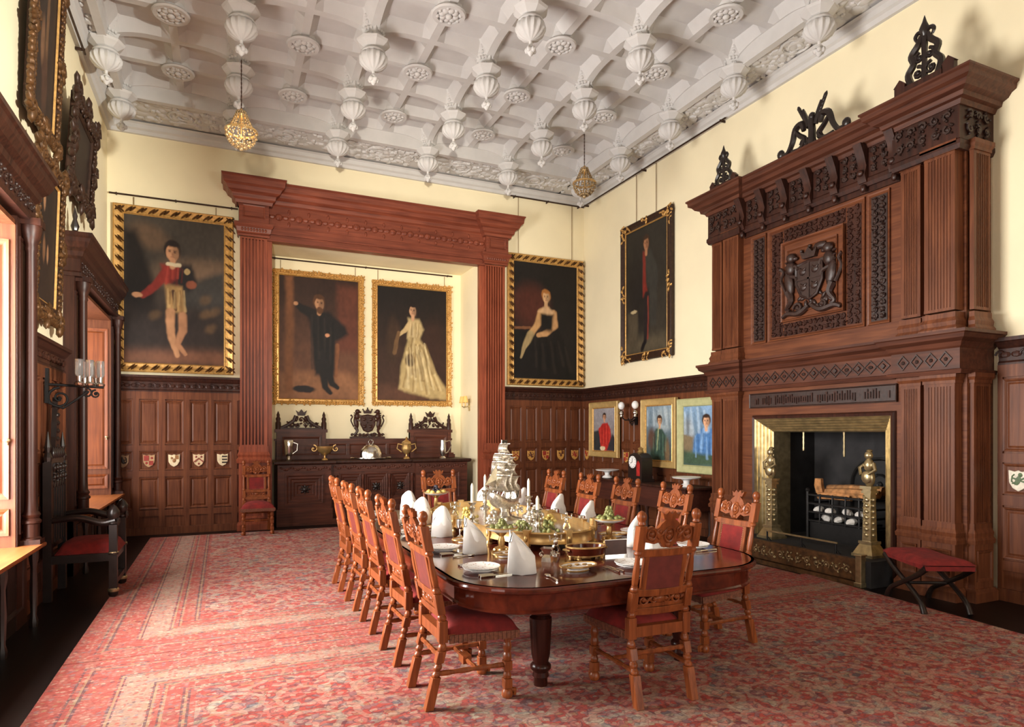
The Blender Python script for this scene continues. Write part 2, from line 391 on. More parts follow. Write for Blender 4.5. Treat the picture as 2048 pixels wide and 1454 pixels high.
for a in ((-.6,1.6),(3.7,5.9)): g.box(a[0],a[1],YF-.4,YF,0,.9); g.box(a[0],a[1],YF-.4,YF,2.6,7)  # openings invented for the added fill lamps
struct(g,'wall_front','wall')
# coffered ceiling: ribs meet at pendants and bosses
PXS=[-1.345+1.545*i for i in range(6)]; PYS=[10.93-1.38*j for j in range(10)]
X0,X1=PXS[0]-.02,PXS[-1]+.02; Y1=PYS[0]+.02; Y0=YF-.1
def lines(first,step,lo,hi):
    L=[];x=first
    while x>lo-step: x-=step
    while x<hi+step:
        for o in (-.15,-.05,.05,.15): L.append(x+o)
        for k in range(1,6): L.append(x+.15+(step-.30)*k/6)
        x+=step
    L=[q for q in L if lo<q<hi]; return [lo]+sorted(L)+[hi]
LX=lines(PXS[0],.7725,X0,X1); LY=lines(PYS[0],.69,Y0,Y1)
def near(v,first,step):
    t=(v-first)/step; return abs(t-round(t))*step
def ceil_z(x,y):
    dx=near(x,PXS[0],.7725); dy=near(y,PYS[0],.69)
    sm=lambda d:max(0,min(1,(.15-d)/.10))
    t=max(sm(dx),sm(dy))
    dp=math.hypot(near(x,PXS[0],1.545),near(y,PYS[0],1.38))
    return 6.91+t*(6.795-.12*max(0,1-dp/.5)**2-6.91)
g=G(); vs=[(x,y,ceil_z(x,y)) for y in LY for x in LX]; nx=len(LX)
g.add(vs,[(j*nx+i,j*nx+i+1,(j+1)*nx+i+1,(j+1)*nx+i) for j in range(len(LY)-1) for i in range(nx-1)])
struct(g,'ceiling','plaster',30)
# frieze between the coffers and the wall, moulded cornice below
g=G()
path=[(XL,YF),(XL,YB),(XR,YB),(XR,YF)][::-1]   # left of the path is into the room
g.sweep(path,[(0,HC),(.05,HC),(.07,HC+.05),(.11,HC+.07),(.12,HC+.13),(.16,HC+.15),(0,HC+.15)])
struct(g,'trim_1','plaster')
g=G()
for (x0,x1,y0,y1) in ((XL,X0+.03,YF,YB),(X1-.03,XR,YF,YB),(X0,X1,Y1-.03,YB)): g.box(x0,x1,y0,y1,6.64,6.7)
g.box(XL-.6,XR+.6,YF-.4,YA,7.0,7.1)
for (x,ya,yb) in ((X0,YF,Y1),(X1,YF,Y1)): g.box(x-.05,x+.05,ya,yb,6.58,7.0)
g.box(X0,X1,Y1-.05,Y1+.05,6.58,7.0)
struct(g,'trim_2','plaster')
g=G(); R=random.Random(5)
def relief(x,y):
    r=R.uniform(.03,.085); g.ell((x,y,6.64),(r*R.uniform(.6,1.4),r*R.uniform(.6,1.4),R.uniform(.015,.045)),0,6,4)
for i in range(620): relief(R.uniform(X0,X1+.6),R.uniform(Y1+.1,YB-.2))
for i in range(560): relief(R.uniform(X1+.08,XR-.15),R.uniform(2.0,Y1))
for i in range(120): relief(R.uniform(XL+.12,X0-.06),R.uniform(6.0,YB-.2))
def ring(x,y,r):
    g.tube([(x+r*math.cos(2*PI*i/14),y+r*math.sin(2*PI*i/14),6.63) for i in range(14)],.022,5,True)
for i in range(5): ring(-.57+1.545*i,11.4,.2); ring(-.57+1.545*i,11.4,.09)
for j in range(7): ring(6.72,10.2-1.38*j,.17); ring(6.72,10.2-1.38*j,.08)
struct(g,'trim_3','plaster',40)
# pendants and bosses, each one of its own
g=G()
g.lathe([(.36,.44),(.27,.37),(.18,.28),(.13,.2),(.105,.14),(.10,.12)],n=4)
g.lathe([(.10,.15),(.17,.125),(.215,.10),(.20,.07),(.125,.015),(.085,0),(.085,-.01)],n=8)
for k in range(4):
    a=PI/4+k*PI/2; g.T=Matrix.Rotation(a,4,'Z')
    for q in range(4):
        for w in (-1,0,1): g.ell((.085+.028*q,w*(.02+.022*q),.17+.06*q),(.022,.02+.005*q,.03),0,6,4)
g.T=None
cap_g=g
g=G(); g.lathe([(.085,0),(.13,-.012),(.15,-.028),(.15,-.045),(.125,-.055)],n=20)
g.lathe([(.13,-.05,.6),(.158,-.072,1),(.170,-.11,1),(.166,-.15,1),(.142,-.195,1),(.10,-.23,1),(.05,-.25,.5),(.02,-.262),(.018,-.31)],n=56,flute=.075,fn=14)
bulb_g=g
g=G(); g.lathe([(.03,-.31),(.045,-.33),(.03,-.345),(.05,-.36),(.055,-.38),(.035,-.41),(.01,-.44)],n=10)
for k in range(5):
    a=2*PI*k/5; g.ell((.045*math.cos(a),.045*math.sin(a),-.37),(.03,.03,.035),0,6,4)
tip_g=g
pend=thing('ceiling_pendant','','ceiling pendant',(0,0,0),'plaster pendants of the ceiling')
build(cap_g,'capital','plaster',pend); build(bulb_g,'fluted_bulb','plaster',pend,60); build(tip_g,'leaf_tip','plaster',pend,50)
ORD=['first','second','third','fourth','fifth','sixth','seventh','eighth']
ROW=['row nearest the far wall','second row from the far wall','third row from the far wall','fourth row from the far wall','fifth row from the far wall']
VIS={0:range(6),1:range(6),2:range(1,6),3:range(3,6),4:range(5,6)}
first=True
for j in VIS:
    for i in VIS[j]:
        lab='fluted plaster ceiling pendant, '+ORD[i]+' from the left wall, '+ROW[j]
        if first: pend.location=(PXS[i],PYS[j],6.5); pend['label']=lab; first=False
        else: dup(pend,(PXS[i],PYS[j],6.5),0,lab)
g=G(); g.lathe([(.16,.0),(.20,-.01),(.215,-.03),(.20,-.05),(.15,-.05),(.145,-.03)],n=20,cap=False)
boss=thing('ceiling_boss','','ceiling boss',(0,0,0),'plaster rosette bosses of the ceiling')
build(g,'ring','plaster',boss,40)
g=G()
for k in range(8):
    a=2*PI*k/8; g.ell((.085*math.cos(a),.085*math.sin(a),-.03),(.05,.05,.035),0,6,4)
    a+=PI/8; g.ell((.14*math.cos(a),.14*math.sin(a),-.035),(.03,.03,.03),0,6,4)
g.ell((0,0,-.05),(.045,.045,.035),0,8,5)
g.lathe([(.17,.06),(.17,-.01),(.16,-.02)],n=16)
build(g,'rosette','plaster',boss,50)
first=True
for j,cols in ((0,range(5)),(1,range(5)),(2,range(1,5)),(3,range(3,5))):
    for i in cols:
        lab='ring-shaped plaster ceiling boss, '+ORD[i]+' from the left wall, '+ORD[j]+' row from the far wall'
        loc=(PXS[i]+.7725,PYS[j]-.69,6.78)
        if first: boss.location=loc; boss['label']=lab; first=False
        else: dup(boss,loc,0,lab)
# carpets on dark boards; left edge cut back so boards stand in for shade
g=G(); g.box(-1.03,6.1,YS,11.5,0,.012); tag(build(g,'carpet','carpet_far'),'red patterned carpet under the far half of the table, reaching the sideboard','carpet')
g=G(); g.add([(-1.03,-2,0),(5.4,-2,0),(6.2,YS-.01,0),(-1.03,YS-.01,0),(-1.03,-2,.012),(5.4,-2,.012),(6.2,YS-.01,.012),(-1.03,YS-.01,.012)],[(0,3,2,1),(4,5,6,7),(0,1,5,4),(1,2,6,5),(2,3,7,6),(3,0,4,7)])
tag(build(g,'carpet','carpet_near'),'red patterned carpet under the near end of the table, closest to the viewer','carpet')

# ---------------------------------------------------------------- dado panelling
def dado(name,mp,u0,u1,us,wood_='oak'):
    g=G(mp); g.box(u0,u1,0,.03,0,2.3)
    g.box(u0,u1,.03,.06,0,.12); g.box(u0,u1,.03,.052,.30,.40); g.box(u0,u1,.03,.055,.94,1.04); g.box(u0,u1,.03,.055,1.36,1.45); g.box(u0,u1,.03,.055,2.20,2.32)
    w=.045
    for k in range(len(us)+1):
        c=(us[0]-.1815) if k==0 else us[k-1]+.1815
        a,b=max(u0,c-w),min(u1,c+w)
        if b-a>.01: g.box(a,b,.03,.053,.12,2.25)
    for c in us:
        for (za,zb) in ((.42,.92),(1.05,1.35),(1.47,2.18)):
            a,b=max(u0,c-.135),min(u1,c+.135)
            if b-a>.06:
                rail_panel(g,a,b,za,zb,.03,.028,.022)
                if zb-za>.4: g.frus(a+.035,b-.035,.03,.04,za+.035,zb-.035,.02)
    o=struct(g,name,wood_)
    g=G(mp); pr=[(0,2.28),(.03,2.28),(.05,2.31),(.05,2.34),(.035,2.36),(.035,2.48),(.06,2.50),(.09,2.54),(.11,2.55),(.11,2.585),(0,2.585)]
    g.sweep([(u0,0.0),(u1,0.0)],pr)
    n=max(1,round((u1-u0)/.22)); 
    for k in range(n):
        c=u0+(k+.5)*(u1-u0)/n; leaf(g,c,.04,2.42,.1,.06,0,.016); leaf(g,c,.04,2.42,.1,.06,PI,.016); scroll(g,c+.09,.04,2.42,.05,0,1.2,.01)
    struct(g,name.replace('trim','trim_1'),'oakdark')
LS=[-1.45,-1.085,-.725,-.362,0.0]; RS=[5.43,5.78,6.12,6.47,6.81]
dado('trim_4',BW,XL,.27,LS); dado('trim_5',BW,5.17,XR,RS)
dado('trim_6',RW,7.5,YB,[11.75-.363*k for k in range(12)][::-1])
dado('trim_7',RW,1.2,3.85,[3.67-.363*k for k in range(7)][::-1])
dado('trim_8',LW,6.9,8.72,[7.1+.363*k for k in range(5)])
# ---- small painted shields set in the panelling
SHP=[(-.085,.1),(-.03,.085),(0,.1),(.03,.085),(.085,.1),(.08,-.02),(.05,-.075),(0,-.105),(-.05,-.075),(-.08,-.02)]
SM={}
def colmat(n,c):
    if n not in SM: SM[n]=plain('shield_'+n,c,.5,0,.15,30)
    return SM[n]
CR=rgb(226,208,170); SRED=rgb(150,48,36); SBLK=rgb(40,32,28); SGOLD=rgb(196,144,72); SGRN=rgb(92,110,80)
def shield(mp,u,z,d,label,field,kind,charge,group):
    t=thing('heraldic_shield',label,'shield',mp(u,d,z),group)
    g=G(mp); g.T=Matrix.Translation((u,0,z)); g.prism(SHP,d-.004,d+.018); build(g,'field',colmat(*field),t,bev=.004)
    g=G(mp); g.T=Matrix.Translation((u,0,z)); e=d+.018
    if kind=='bars':
        for k in range(3): g.box(-.01,.07,e-.002,e+.006,.045-.05*k,.068-.05*k)
    elif kind=='lion':
        g.ell((0,e,-.0),(.025,.012,.05),.3,7,5); g.ell((-.02,e,.055),(.022,.014,.022)); 
        for a in (2.6,3.4,.4,-.5): leaf(g,-.01,e,0,.075,.018,a,.008)
        g.tube([(.02,e,-.04),(.055,e,-.01),(.05,e,.04),(.03,e,.06)],.007,5)
    elif kind=='quarter':
        g.box(-.075,0,e-.002,e+.005,0,.085); g.box(0,.06,e-.002,e+.005,-.07,0); g.ell((.04,e,.045),(.02,.01,.02)); g.ell((-.035,e,-.035),(.02,.01,.02))
    elif kind=='chevron':
        g.tube([(-.07,e,-.03),(0,e,.03),(.07,e,-.03)],.014,4); g.ell((-.04,e,.055),(.018,.01,.018)); g.ell((.04,e,.055),(.018,.01,.018)); g.ell((0,e,-.06),(.018,.01,.018))
    else:
        g.ell((0,e,.0),(.03,.012,.035)); g.ell((-.035,e,.04),(.02,.01,.02)); g.box(.015,.065,e-.002,e+.005,.02,.085)
    build(g,'charge',colmat(*charge),t)
GL='painted shields in the left panelling'
shield(BW,LS[0],1.2,.035,'brown shield with dark rampant beast, leftmost in the panelling beside the window shelf',('tan',rgb(150,120,88)),'lion',('black',SBLK),GL)
shield(BW,LS[1],1.2,.035,'tan shield with red quarters, second from the left corner in the panelling',('tan2',rgb(176,140,100)),'quarter',('red',SRED),GL)
shield(BW,LS[2],1.2,.035,'pale shield with dark roundel and gold block, middle of the five left shields',('cream',CR),'round',('goldb',rgb(150,104,60)),GL)
shield(BW,LS[3],1.2,.035,'cream shield with red chevron and roundels, next to the black-barred shield',('cream2',rgb(216,190,150)),'chevron',('red2',rgb(140,62,50)),GL)
shield(BW,LS[4],1.2,.035,'cream shield with three black bars beside the fluted left pilaster',('cream3',CR),'bars',('black2',SBLK),GL)
GR='gilded shields in the right panelling'
shield(BW,RS[0],1.19,.035,'gold shield with red chevron just right of the silver ship top',('gold',SGOLD),'chevron',('red',SRED),GR)
shield(BW,RS[1],1.19,.035,'gold shield with dark lion, second from the right fluted pilaster',('gold',SGOLD),'lion',('brown',rgb(96,52,30)),GR)
shield(BW,RS[2],1.19,.035,'gold shield with red quarters, third from the right fluted pilaster',('gold',SGOLD),'quarter',('red',SRED),GR)
shield(BW,RS[3],1.19,.035,'gold shield with brown roundel, fourth from the right fluted pilaster',('gold',SGOLD),'round',('brown',rgb(96,52,30)),GR)
shield(BW,RS[4],1.19,.035,'gold shield with red lion in the last back panel before the corner',('gold',SGOLD),'lion',('red',SRED),GR)
shield(RW,11.75,1.19,.035,'gold shield with red roundel between corner and portrait of red-coated man',('gold',SGOLD),'round',('red',SRED),GR)
shield(RW,10.30,1.19,.035,'gold and red shield between the red-coated portrait and the black clock',('gold',SGOLD),'quarter',('red',SRED),GR)
shield(RW,3.67,1.19,.035,'white shield with dark green beast right of the fireplace',('cream4',rgb(220,210,190)),'lion',('green',SGRN),'shield right of the fireplace')
# ---------------------------------------------------------------- oak surround of the alcove
def pilaster(g,u0,u1,d0,d1,z0,z1,nf=7,side=.03,fd=.012):
    g.box(u0+.004,u1-.004,d0,d1-fd,z0+.004,z1-.004)
    w=(u1-u0-2*side)/nf
    for k in range(nf):
        a=u0+side+k*w; g.box(a+w*.55,a+w,d1-fd-.002,d1,z0,z1)
    g.box(u0,u0+side,d0,d1,z0,z1); g.box(u1-side,u1,d0,d1,z0,z1)
    g.box(u0-.002,u1+.002,d0,d1+.002,z1-.03,z1); g.box(u0-.002,u1+.002,d0,d1+.002,z0,z0+.03)
def around(g,u0,u1,d0,d1,prof,dwall=0):   # moulding wrapping a projecting block: path wall-front-wall
    g.sweep([(u0,dwall),(u0,d1),(u1,d1),(u1,dwall)],prof)
def blk(z0,z1,o): return [(0,z0),(o,z0),(o,z1),(0,z1)]
sur=thing('alcove_surround','tall carved red oak pilasters and lintel framing the alcove above the sideboard','surround',(2.7,YB,0))
for (u0,u1,inn) in ((.27,.70,(.70,.78)),(4.72,5.15,(4.62,4.72))):
    g=G(BW); pilaster(g,u0,u1,0,.15,1.42,4.98,7,.03,.06); g.box(inn[0],inn[1],0,.10,0,5.0)
    g.box(u0-.02,u1+.02,0,.17,.0,1.14); rail_panel(g,u0+.05,u1-.05,.2,1.0,.17,.04,.02)
    around(g,u0,u1,0,.14,[(0,1.14),(.05,1.14),(.06,1.2),(.03,1.24),(.045,1.28),(.02,1.33),(.02,1.42),(0,1.42)])
    around(g,u0-.02,u1+.02,0,.17,[(0,0),(.03,0),(.03,.1),(.01,.14),(0,.14)])
    build(g,'pilaster','oakred',sur)
    g=G(BW); around(g,u0-.02,u1+.02,0,.19,[(0,4.98),(.01,4.98),(.025,5.01),(.01,5.03),(.03,5.05),(.045,5.12),(.075,5.16),(.075,5.2),(0,5.2)])
    for k in range(9): g.ell((u0+.03+(u1-u0-.06)*k/8,0.235,5.085),(.02,.014,.03))
    build(g,'capital','oakredx',sur)
g=G(BW)
g.box(.25,5.17,0,.16,5.2,5.56)
g.box(.70,4.72,0,.12,4.95,5.2); g.box(.70,4.72,.12,.15,5.07,5.2); g.box(.70,4.72,.12,.17,4.95,4.99)
for (a,b) in ((.25,.72),(4.70,5.17)): g.box(a,b,.0,.27,5.2,5.56); rail_panel(g,a+.06,b-.06,5.27,5.48,.27,.03,.02)
build(g,'frieze','oakredx',sur)
g=G(BW)
for k in range(12):
    c=.72+3.98*(k+.5)/12
    g.ell((c,.165,5.37),(.065,.045,.06),0,8,5); leaf(g,c+.05,.165,5.37,.12,.08,0,.03); leaf(g,c-.05,.165,5.37,.12,.08,PI,.03)
    leaf(g,c+.166,.165,5.43,.09,.05,PI/2,.025); leaf(g,c+.166,.165,5.31,.09,.05,-PI/2,.025)
build(g,'carved_frieze','oakredx',sur)
g=G(BW)
cp=[(0,5.5),(.02,5.5),(.03,5.55),(.07,5.58),(.08,5.64),(.14,5.68),(.17,5.74),(.21,5.77),(.22,5.86),(.24,5.88),(.24,5.9),(0,5.9)]
g.sweep([(.22,0),(.22,.28),(.75,.28),(.75,.12),(4.67,.12),(4.67,.28),(5.2,.28),(5.2,0)],cp)
g.box(.23,5.19,0,.11,5.5,5.88); g.box(.23,.74,0,.27,5.5,5.88); g.box(4.68,5.19,0,.27,5.5,5.88)
build(g,'cornice','oakredx',sur)

# ---------------------------------------------------------------- chimneypiece
FU0,FU1=3.92,7.48
fp=thing('chimneypiece','huge carved oak chimneypiece with coat of arms panel on the right wall','chimneypiece',(XR,5.7,0))
g=G(RW)
for (a,b) in ((FU0,4.66),(6.68,FU1)): g.box(a,b,0,.42,0,2.3)
g.box(4.66,6.68,0,.42,1.87,2.3); g.box(FU0+.006,FU1-.006,0,.455,2.25,2.62)
g.box(FU0+.02,FU1-.02,0,.40,2.62,5.0)
build(g,'body','oaky',fp)
def fpil(u0,u1,dd,label=None):
    g=G(RW)
    pilaster(g,u0,u1,.3,dd,.74,2.14,8,.03,.007); pilaster(g,u0,u1,.3,dd,2.86,4.42,8,.03,.007)
    g.box(u0-.015,u1+.015,.3,dd+.02,.12,.56); rail_panel(g,u0+.02,u1-.02,.2,.5,dd+.02,.03,.015)
    for (z,h) in ((.56,1),(2.64,1)):
        around(g,u0,u1,.3,dd,[(0,z),(.035,z),(.04,z+.04),(.02,z+.07),(.03,z+.11),(.012,z+.15),(.012,z+.2),(0,z+.2)],.3)
    for z in (2.14,4.42): around(g,u0,u1,.3,dd,[(0,z),(.012,z),(.012,z+.03),(.03,z+.06),(.03,z+.1),(0,z+.1)],.3)
    around(g,u0-.015,u1+.015,.3,dd+.02,[(0,0),(.03,0),(.03,.09),(.008,.13),(0,.13)],.3)
    build(g,'pilaster','oak',fp)
for (a,b,dd) in ((4.35,4.56,.47),(3.97,4.27,.53),(7.26,7.46,.47),(6.9,7.2,.5)): fpil(a,b,dd)
g=G(RW)   # side return facing the viewer
g.T=None
g2=G(lambda u,d,z:(XR-u,FU0-d,z))
pilaster(g2,.12,.38,0,.04,.74,2.14,7,.03,.007); pilaster(g2,.12,.38,0,.04,2.86,4.42,7,.03,.007); g2.box(.10,.40,0,.06,0,.56); rail_panel(g2,.13,.37,.2,.5,.06,.03,.015)
for z in (.56,2.64): around(g2,.12,.38,0,.04,[(0,z),(.03,z),(.035,z+.04),(.02,z+.07),(.025,z+.11),(.01,z+.15),(.01,z+.2),(0,z+.2)])
for z in (2.14,4.42): around(g2,.12,.38,0,.04,[(0,z),(.012,z),(.012,z+.03),(.03,z+.06),(.03,z+.1),(0,z+.1)])
around(g2,.10,.40,0,.06,[(0,0),(.03,0),(.03,.09),(.01,.13),(0,.13)])
build(g2,'side_pilaster','oak',fp)
# mantel shelf with carved lozenge frieze
plan=[(FU0,0),(FU0,.54),(4.6,.54),(4.6,.46),(6.86,.46),(6.86,.52),(FU1,.52),(FU1,0)]
g=G(RW); g.sweep(plan,[(0,2.23),(.03,2.23),(.045,2.27),(.01,2.28),(.01,2.48),(.03,2.50),(.05,2.54),(.10,2.57),(.115,2.61),(.13,2.62),(.13,2.65),(0,2.65)])
build(g,'mantel_shelf','oakmid',fp)
g=G(RW)
nl=14
for k in range(nl):
    c=4.68+(6.80-4.68)*(k+.5)/nl
    g.tube([(c-.075,.475,2.38),(c,.475,2.45),(c+.075,.475,2.38),(c,.475,2.31)],.011,4,True)
    g.ell((c,.475,2.38),(.03,.02,.02)) if k%2 else g.prism([(c-.03,2.38),(c,2.35),(c+.03,2.38),(c,2.41)],.46,.49)
build(g,'lozenge_carving','oakcarve',fp)
for (a,b,dd) in ((3.97,4.55,.555),(6.9,7.44,.535)):
    g=G(RW)
    for k in range(4):
        c=a+(b-a)*(k+.5)/4; g.tube([(c-.06,dd,2.38),(c,dd,2.45),(c+.06,dd,2.38),(c,dd,2.31)],.011,4,True); g.ell((c,dd,2.38),(.02,.015,.02))
    build(g,'lozenge_carving','oakcarve',fp)
g=G(RW); g.box(4.62,6.84,.44,.466,2.295,2.465); build(g,'frieze_ground','oakcarve',fp)
# inscription board: carved upright strokes
g=G(RW); g.box(4.63,6.73,.42,.44,2.0,2.17); rail_panel(g,4.62,6.74,1.985,2.185,.44,.018,.016)
build(g,'inscription_board','oakcarve',fp)
g=G(RW); R=random.Random(3); u=4.70
while u<6.66:
    if R.random()<.16: u+=.045; continue
    h0=2.035 if R.random()<.85 else 2.02; h1=2.115 if R.random()<.6 else 2.145
    g.box(u,u+.014,.44,.452,h0,h1); 
    if R.random()<.5: g.box(u,u+.034,.44,.45,h1-.016,h1)
    if R.random()<.4: g.box(u,u+.034,.44,.45,h0,h0+.014)
    u+=.034
build(g,'lettering','oakdark',fp)
# opening lined with stepped brass mouldings
g=G(RW); g.sweep([(OP0-.0,0),(OP0,1.87),(OP1,1.87),(OP1,0)],[(-.03,.42),(-.03,.45),(0,.46),(.02,.43)],False,'xz')
build(g,'opening_moulding','oakdark',fp)
g=G(RW); pr=[]
for k in range(6): pr+=[(-.02-.032*k,.44-.03*k),(-.02-.032*k-.014,.452-.03*k),(-.02-.032*k-.026,.43-.03*k)]
pr+=[(-.21,.1),(-.21,-.02),(-.005,-.02)]
g.sweep([(OP0,.0),(OP0,1.87),(OP1,1.87),(OP1,.0)],pr,False,'xz')
build(g,'brass_surround','brass',fp,label='stepped polished brass frame of the fire opening')
# upper panel field
g=G(RW)
for (a,b) in ((4.72,4.985),(5.02,6.44),(6.475,6.74)): rail_panel(g,a,b,2.86,4.33,.40,.035,.025)
rail_panel(g,5.27,6.19,3.08,4.1,.43,.03,.03); g.box(5.30,6.16,.40,.425,3.1,4.08)
rail_panel(g,5.36,6.12,3.18,4.0,.425,.03,.025)
build(g,'panel_mouldings','oaky',fp)
g=G(RW); g.box(4.757,4.948,.39,.408,2.9,4.29); carve(g,4.765,4.94,2.91,4.28,.415,.075,.026,11)
build(g,'carved_strip','oakcarve',fp,50)
g=G(RW); g.box(6.512,6.703,.39,.408,2.9,4.29); carve(g,6.52,6.695,2.91,4.28,.415,.075,.026,12)
build(g,'carved_strip','oakcarve',fp,50)
g=G(RW)
for q in ((5.07,5.26,2.91,4.28,.41,.082,.02,13),(6.2,6.39,2.91,4.28,.41,.082,.02,14),(5.27,6.19,4.12,4.29,.41,.078,.02,15),(5.27,6.19,2.9,3.07,.41,.078,.02,16)):
    g=G(RW); g.box(q[0]+.004,q[1]-.004,.39,.405,q[2]+.004,q[3]-.004); carve(g,*q); build(g,'carved_border','oakdark',fp,50)
# coat of arms relief: crowned shield between two rampant beasts
def arms(g,c,z,d,s,th=.03):
    def P(x,y): return c+x*s
    g.T=Matrix.Translation((c,d,z))@Matrix.Scale(s,4)
    t=th/s
    g.prism([(-.42,.35),(0,.42),(.42,.35),(.42,-.15),(.25,-.5),(0,-.62),(-.25,-.5),(-.42,-.15)],0,t*.8)
    g.tube([(-.42,t*.8,.35),(0,t*.8,.42),(.42,t*.8,.35),(.42,t*.8,-.15),(.25,t*.8,-.5),(0,t*.8,-.62),(-.25,t*.8,-.5),(-.42,t*.8,-.15)],.04,5,True)
    g.box(-.03,.03,0,t,-.6,.4); g.box(-.4,.4,0,t,-.08,-.03)
    for (x,y) in ((-.2,.15),(.2,.15),(-.18,-.28),(.18,-.28)): g.ell((x,t*.8,y),(.12,.05,.1)); leaf(g,x,t*.8,y,.17,.07,.9,.04); leaf(g,x,t*.8,y,.17,.07,2.4,.04)
    # crown
    g.prism([(-.2,.5),(.2,.5),(.27,.72),(.13,.64),(0,.8),(-.13,.64),(-.27,.72)],0,t)
    for x,y in ((-.27,.74),(0,.82),(.27,.74)): g.ell((x,t*.5,y),(.05,.05,.05))
    for sg in (-1,1):
        g.ell((sg*.68,t*.5,-.05),(.15,.1,.36),sg*-.18,9,6)   # body
        g.ell((sg*.62,t*.6,.34),(.17,.12,.2),0,8,6)           # chest and neck
        g.ell((sg*.60,t*.7,.62),(.15,.11,.14),0,8,6)          # head
        g.ell((sg*.47,t*.7,.58),(.09,.07,.06),0,6,5)          # muzzle
        g.ctube([(sg*.6,t*.6,.3),(sg*.42,t*.8,.36),(sg*.36,t*.8,.24)],[.07,.055,.05],6)
        g.ctube([(sg*.64,t*.6,.12),(sg*.44,t*.8,.06),(sg*.4,t*.8,-.05)],[.07,.05,.05],6)
        g.ctube([(sg*.72,t*.5,-.3),(sg*.62,t*.6,-.55),(sg*.78,t*.6,-.78),(sg*.66,t*.6,-.84)],[.12,.08,.05,.05],6)
        g.ctube([(sg*.8,t*.5,-.3),(sg*.9,t*.5,-.12),(sg*.98,t*.5,.1),(sg*.9,t*.5,.3),(sg*1.0,t*.5,.4)],[.05,.04,.04,.04,.06],6)
        for k in range(4): leaf(g,sg*.7,t*.6,.5-.12*k,.14,.07,(.3 if sg>0 else PI-.3),.05)
        scroll(g,sg*.4,t*.4,-.8,.16,0,1.2,.05,sg,5,10)
        g.ctube([(sg*.05,t*.4,-.78),(sg*.35,t*.5,-.95),(sg*.75,t*.4,-.9),(sg*.95,t*.4,-.98)],[.07,.08,.07,.05],6)
    g.T=None
g=G(RW); arms(g,5.74,3.585,.425,.455,.06)
for k in range(16):
    R=random.Random(k); leaf(g,5.74+R.uniform(-.3,.3),.435,3.22+R.uniform(0,.12),.1,.05,R.uniform(0,6),.02)
g.ell((5.60,.44,3.93),(.11,.04,.05)); 
build(g,'coat_of_arms','oakcarve',fp,50)
# upper entablature with bracketed frieze, cornice
plan2=[(FU0,0),(FU0,.54),(4.6,.54),(4.6,.46),(6.86,.46),(6.86,.52),(FU1,.52),(FU1,0)]
g=G(RW)
g.sweep(plan2,[(-.03,4.42),(.0,4.42),(.02,4.46),(.02,4.5),(.004,4.52),(.004,4.86),(-.03,4.86)])
g.box(4.6,6.86,.40,.43,4.36,4.42)
build(g,'entablature','oakdark',fp)
nb=7
for k in range(nb):
    c=4.62+(6.84-4.62)*k/(nb-1); g=G(RW)
    g.add([(c+sx,d,z) for sx in (-.05,.05) for d,z in ((.44,4.46),(.50,4.46),(.53,4.54),(.50,4.64),(.54,4.76),(.60,4.88),(.44,4.88))],[tuple(range(7)),tuple(range(13,6,-1))]+[(i,(i+1)%7,7+(i+1)%7,7+i) for i in range(7)])
    g.ell((c,.49,4.40),(.035,.03,.05)); g.ell((c,.54,4.56),(.045,.03,.04)); build(g,'bracket','oakdark',fp,50)
    if k<nb-1: g=G(RW); carve(g,c+.07,c+.30,4.55,4.85,.475,.115,.02,30+k); build(g,'carved_panel','oakcarve',fp,50)
for (a,b,dd) in ((3.96,4.58,.555),(6.9,7.46,.535)): g=G(RW); carve(g,a,b,4.56,4.84,dd,.13,.02,int(a*10)); build(g,'carved_panel','oakcarve',fp,50)
g=G(lambda u,d,z:(XR-u,FU0-d,z)); carve(g,.08,.46,4.56,4.84,.015,.13,.02,77); build(g,'carved_panel','oakcarve',fp,50)
g=G(RW)
g.sweep(plan2,[(0,4.84),(.02,4.84),(.04,4.88),(.08,4.89),(.09,4.93),(.14,4.95),(.17,4.99),(.21,5.01),(.215,5.06),(.235,5.075),(.235,5.095),(0,5.095)])
g.box(FU0+.01,FU1-.01,0,.44,4.86,5.088)
g.box(FU0+.2,FU1-.2,.05,.50,5.088,5.12)
build(g,'cornice','oakmid',fp)
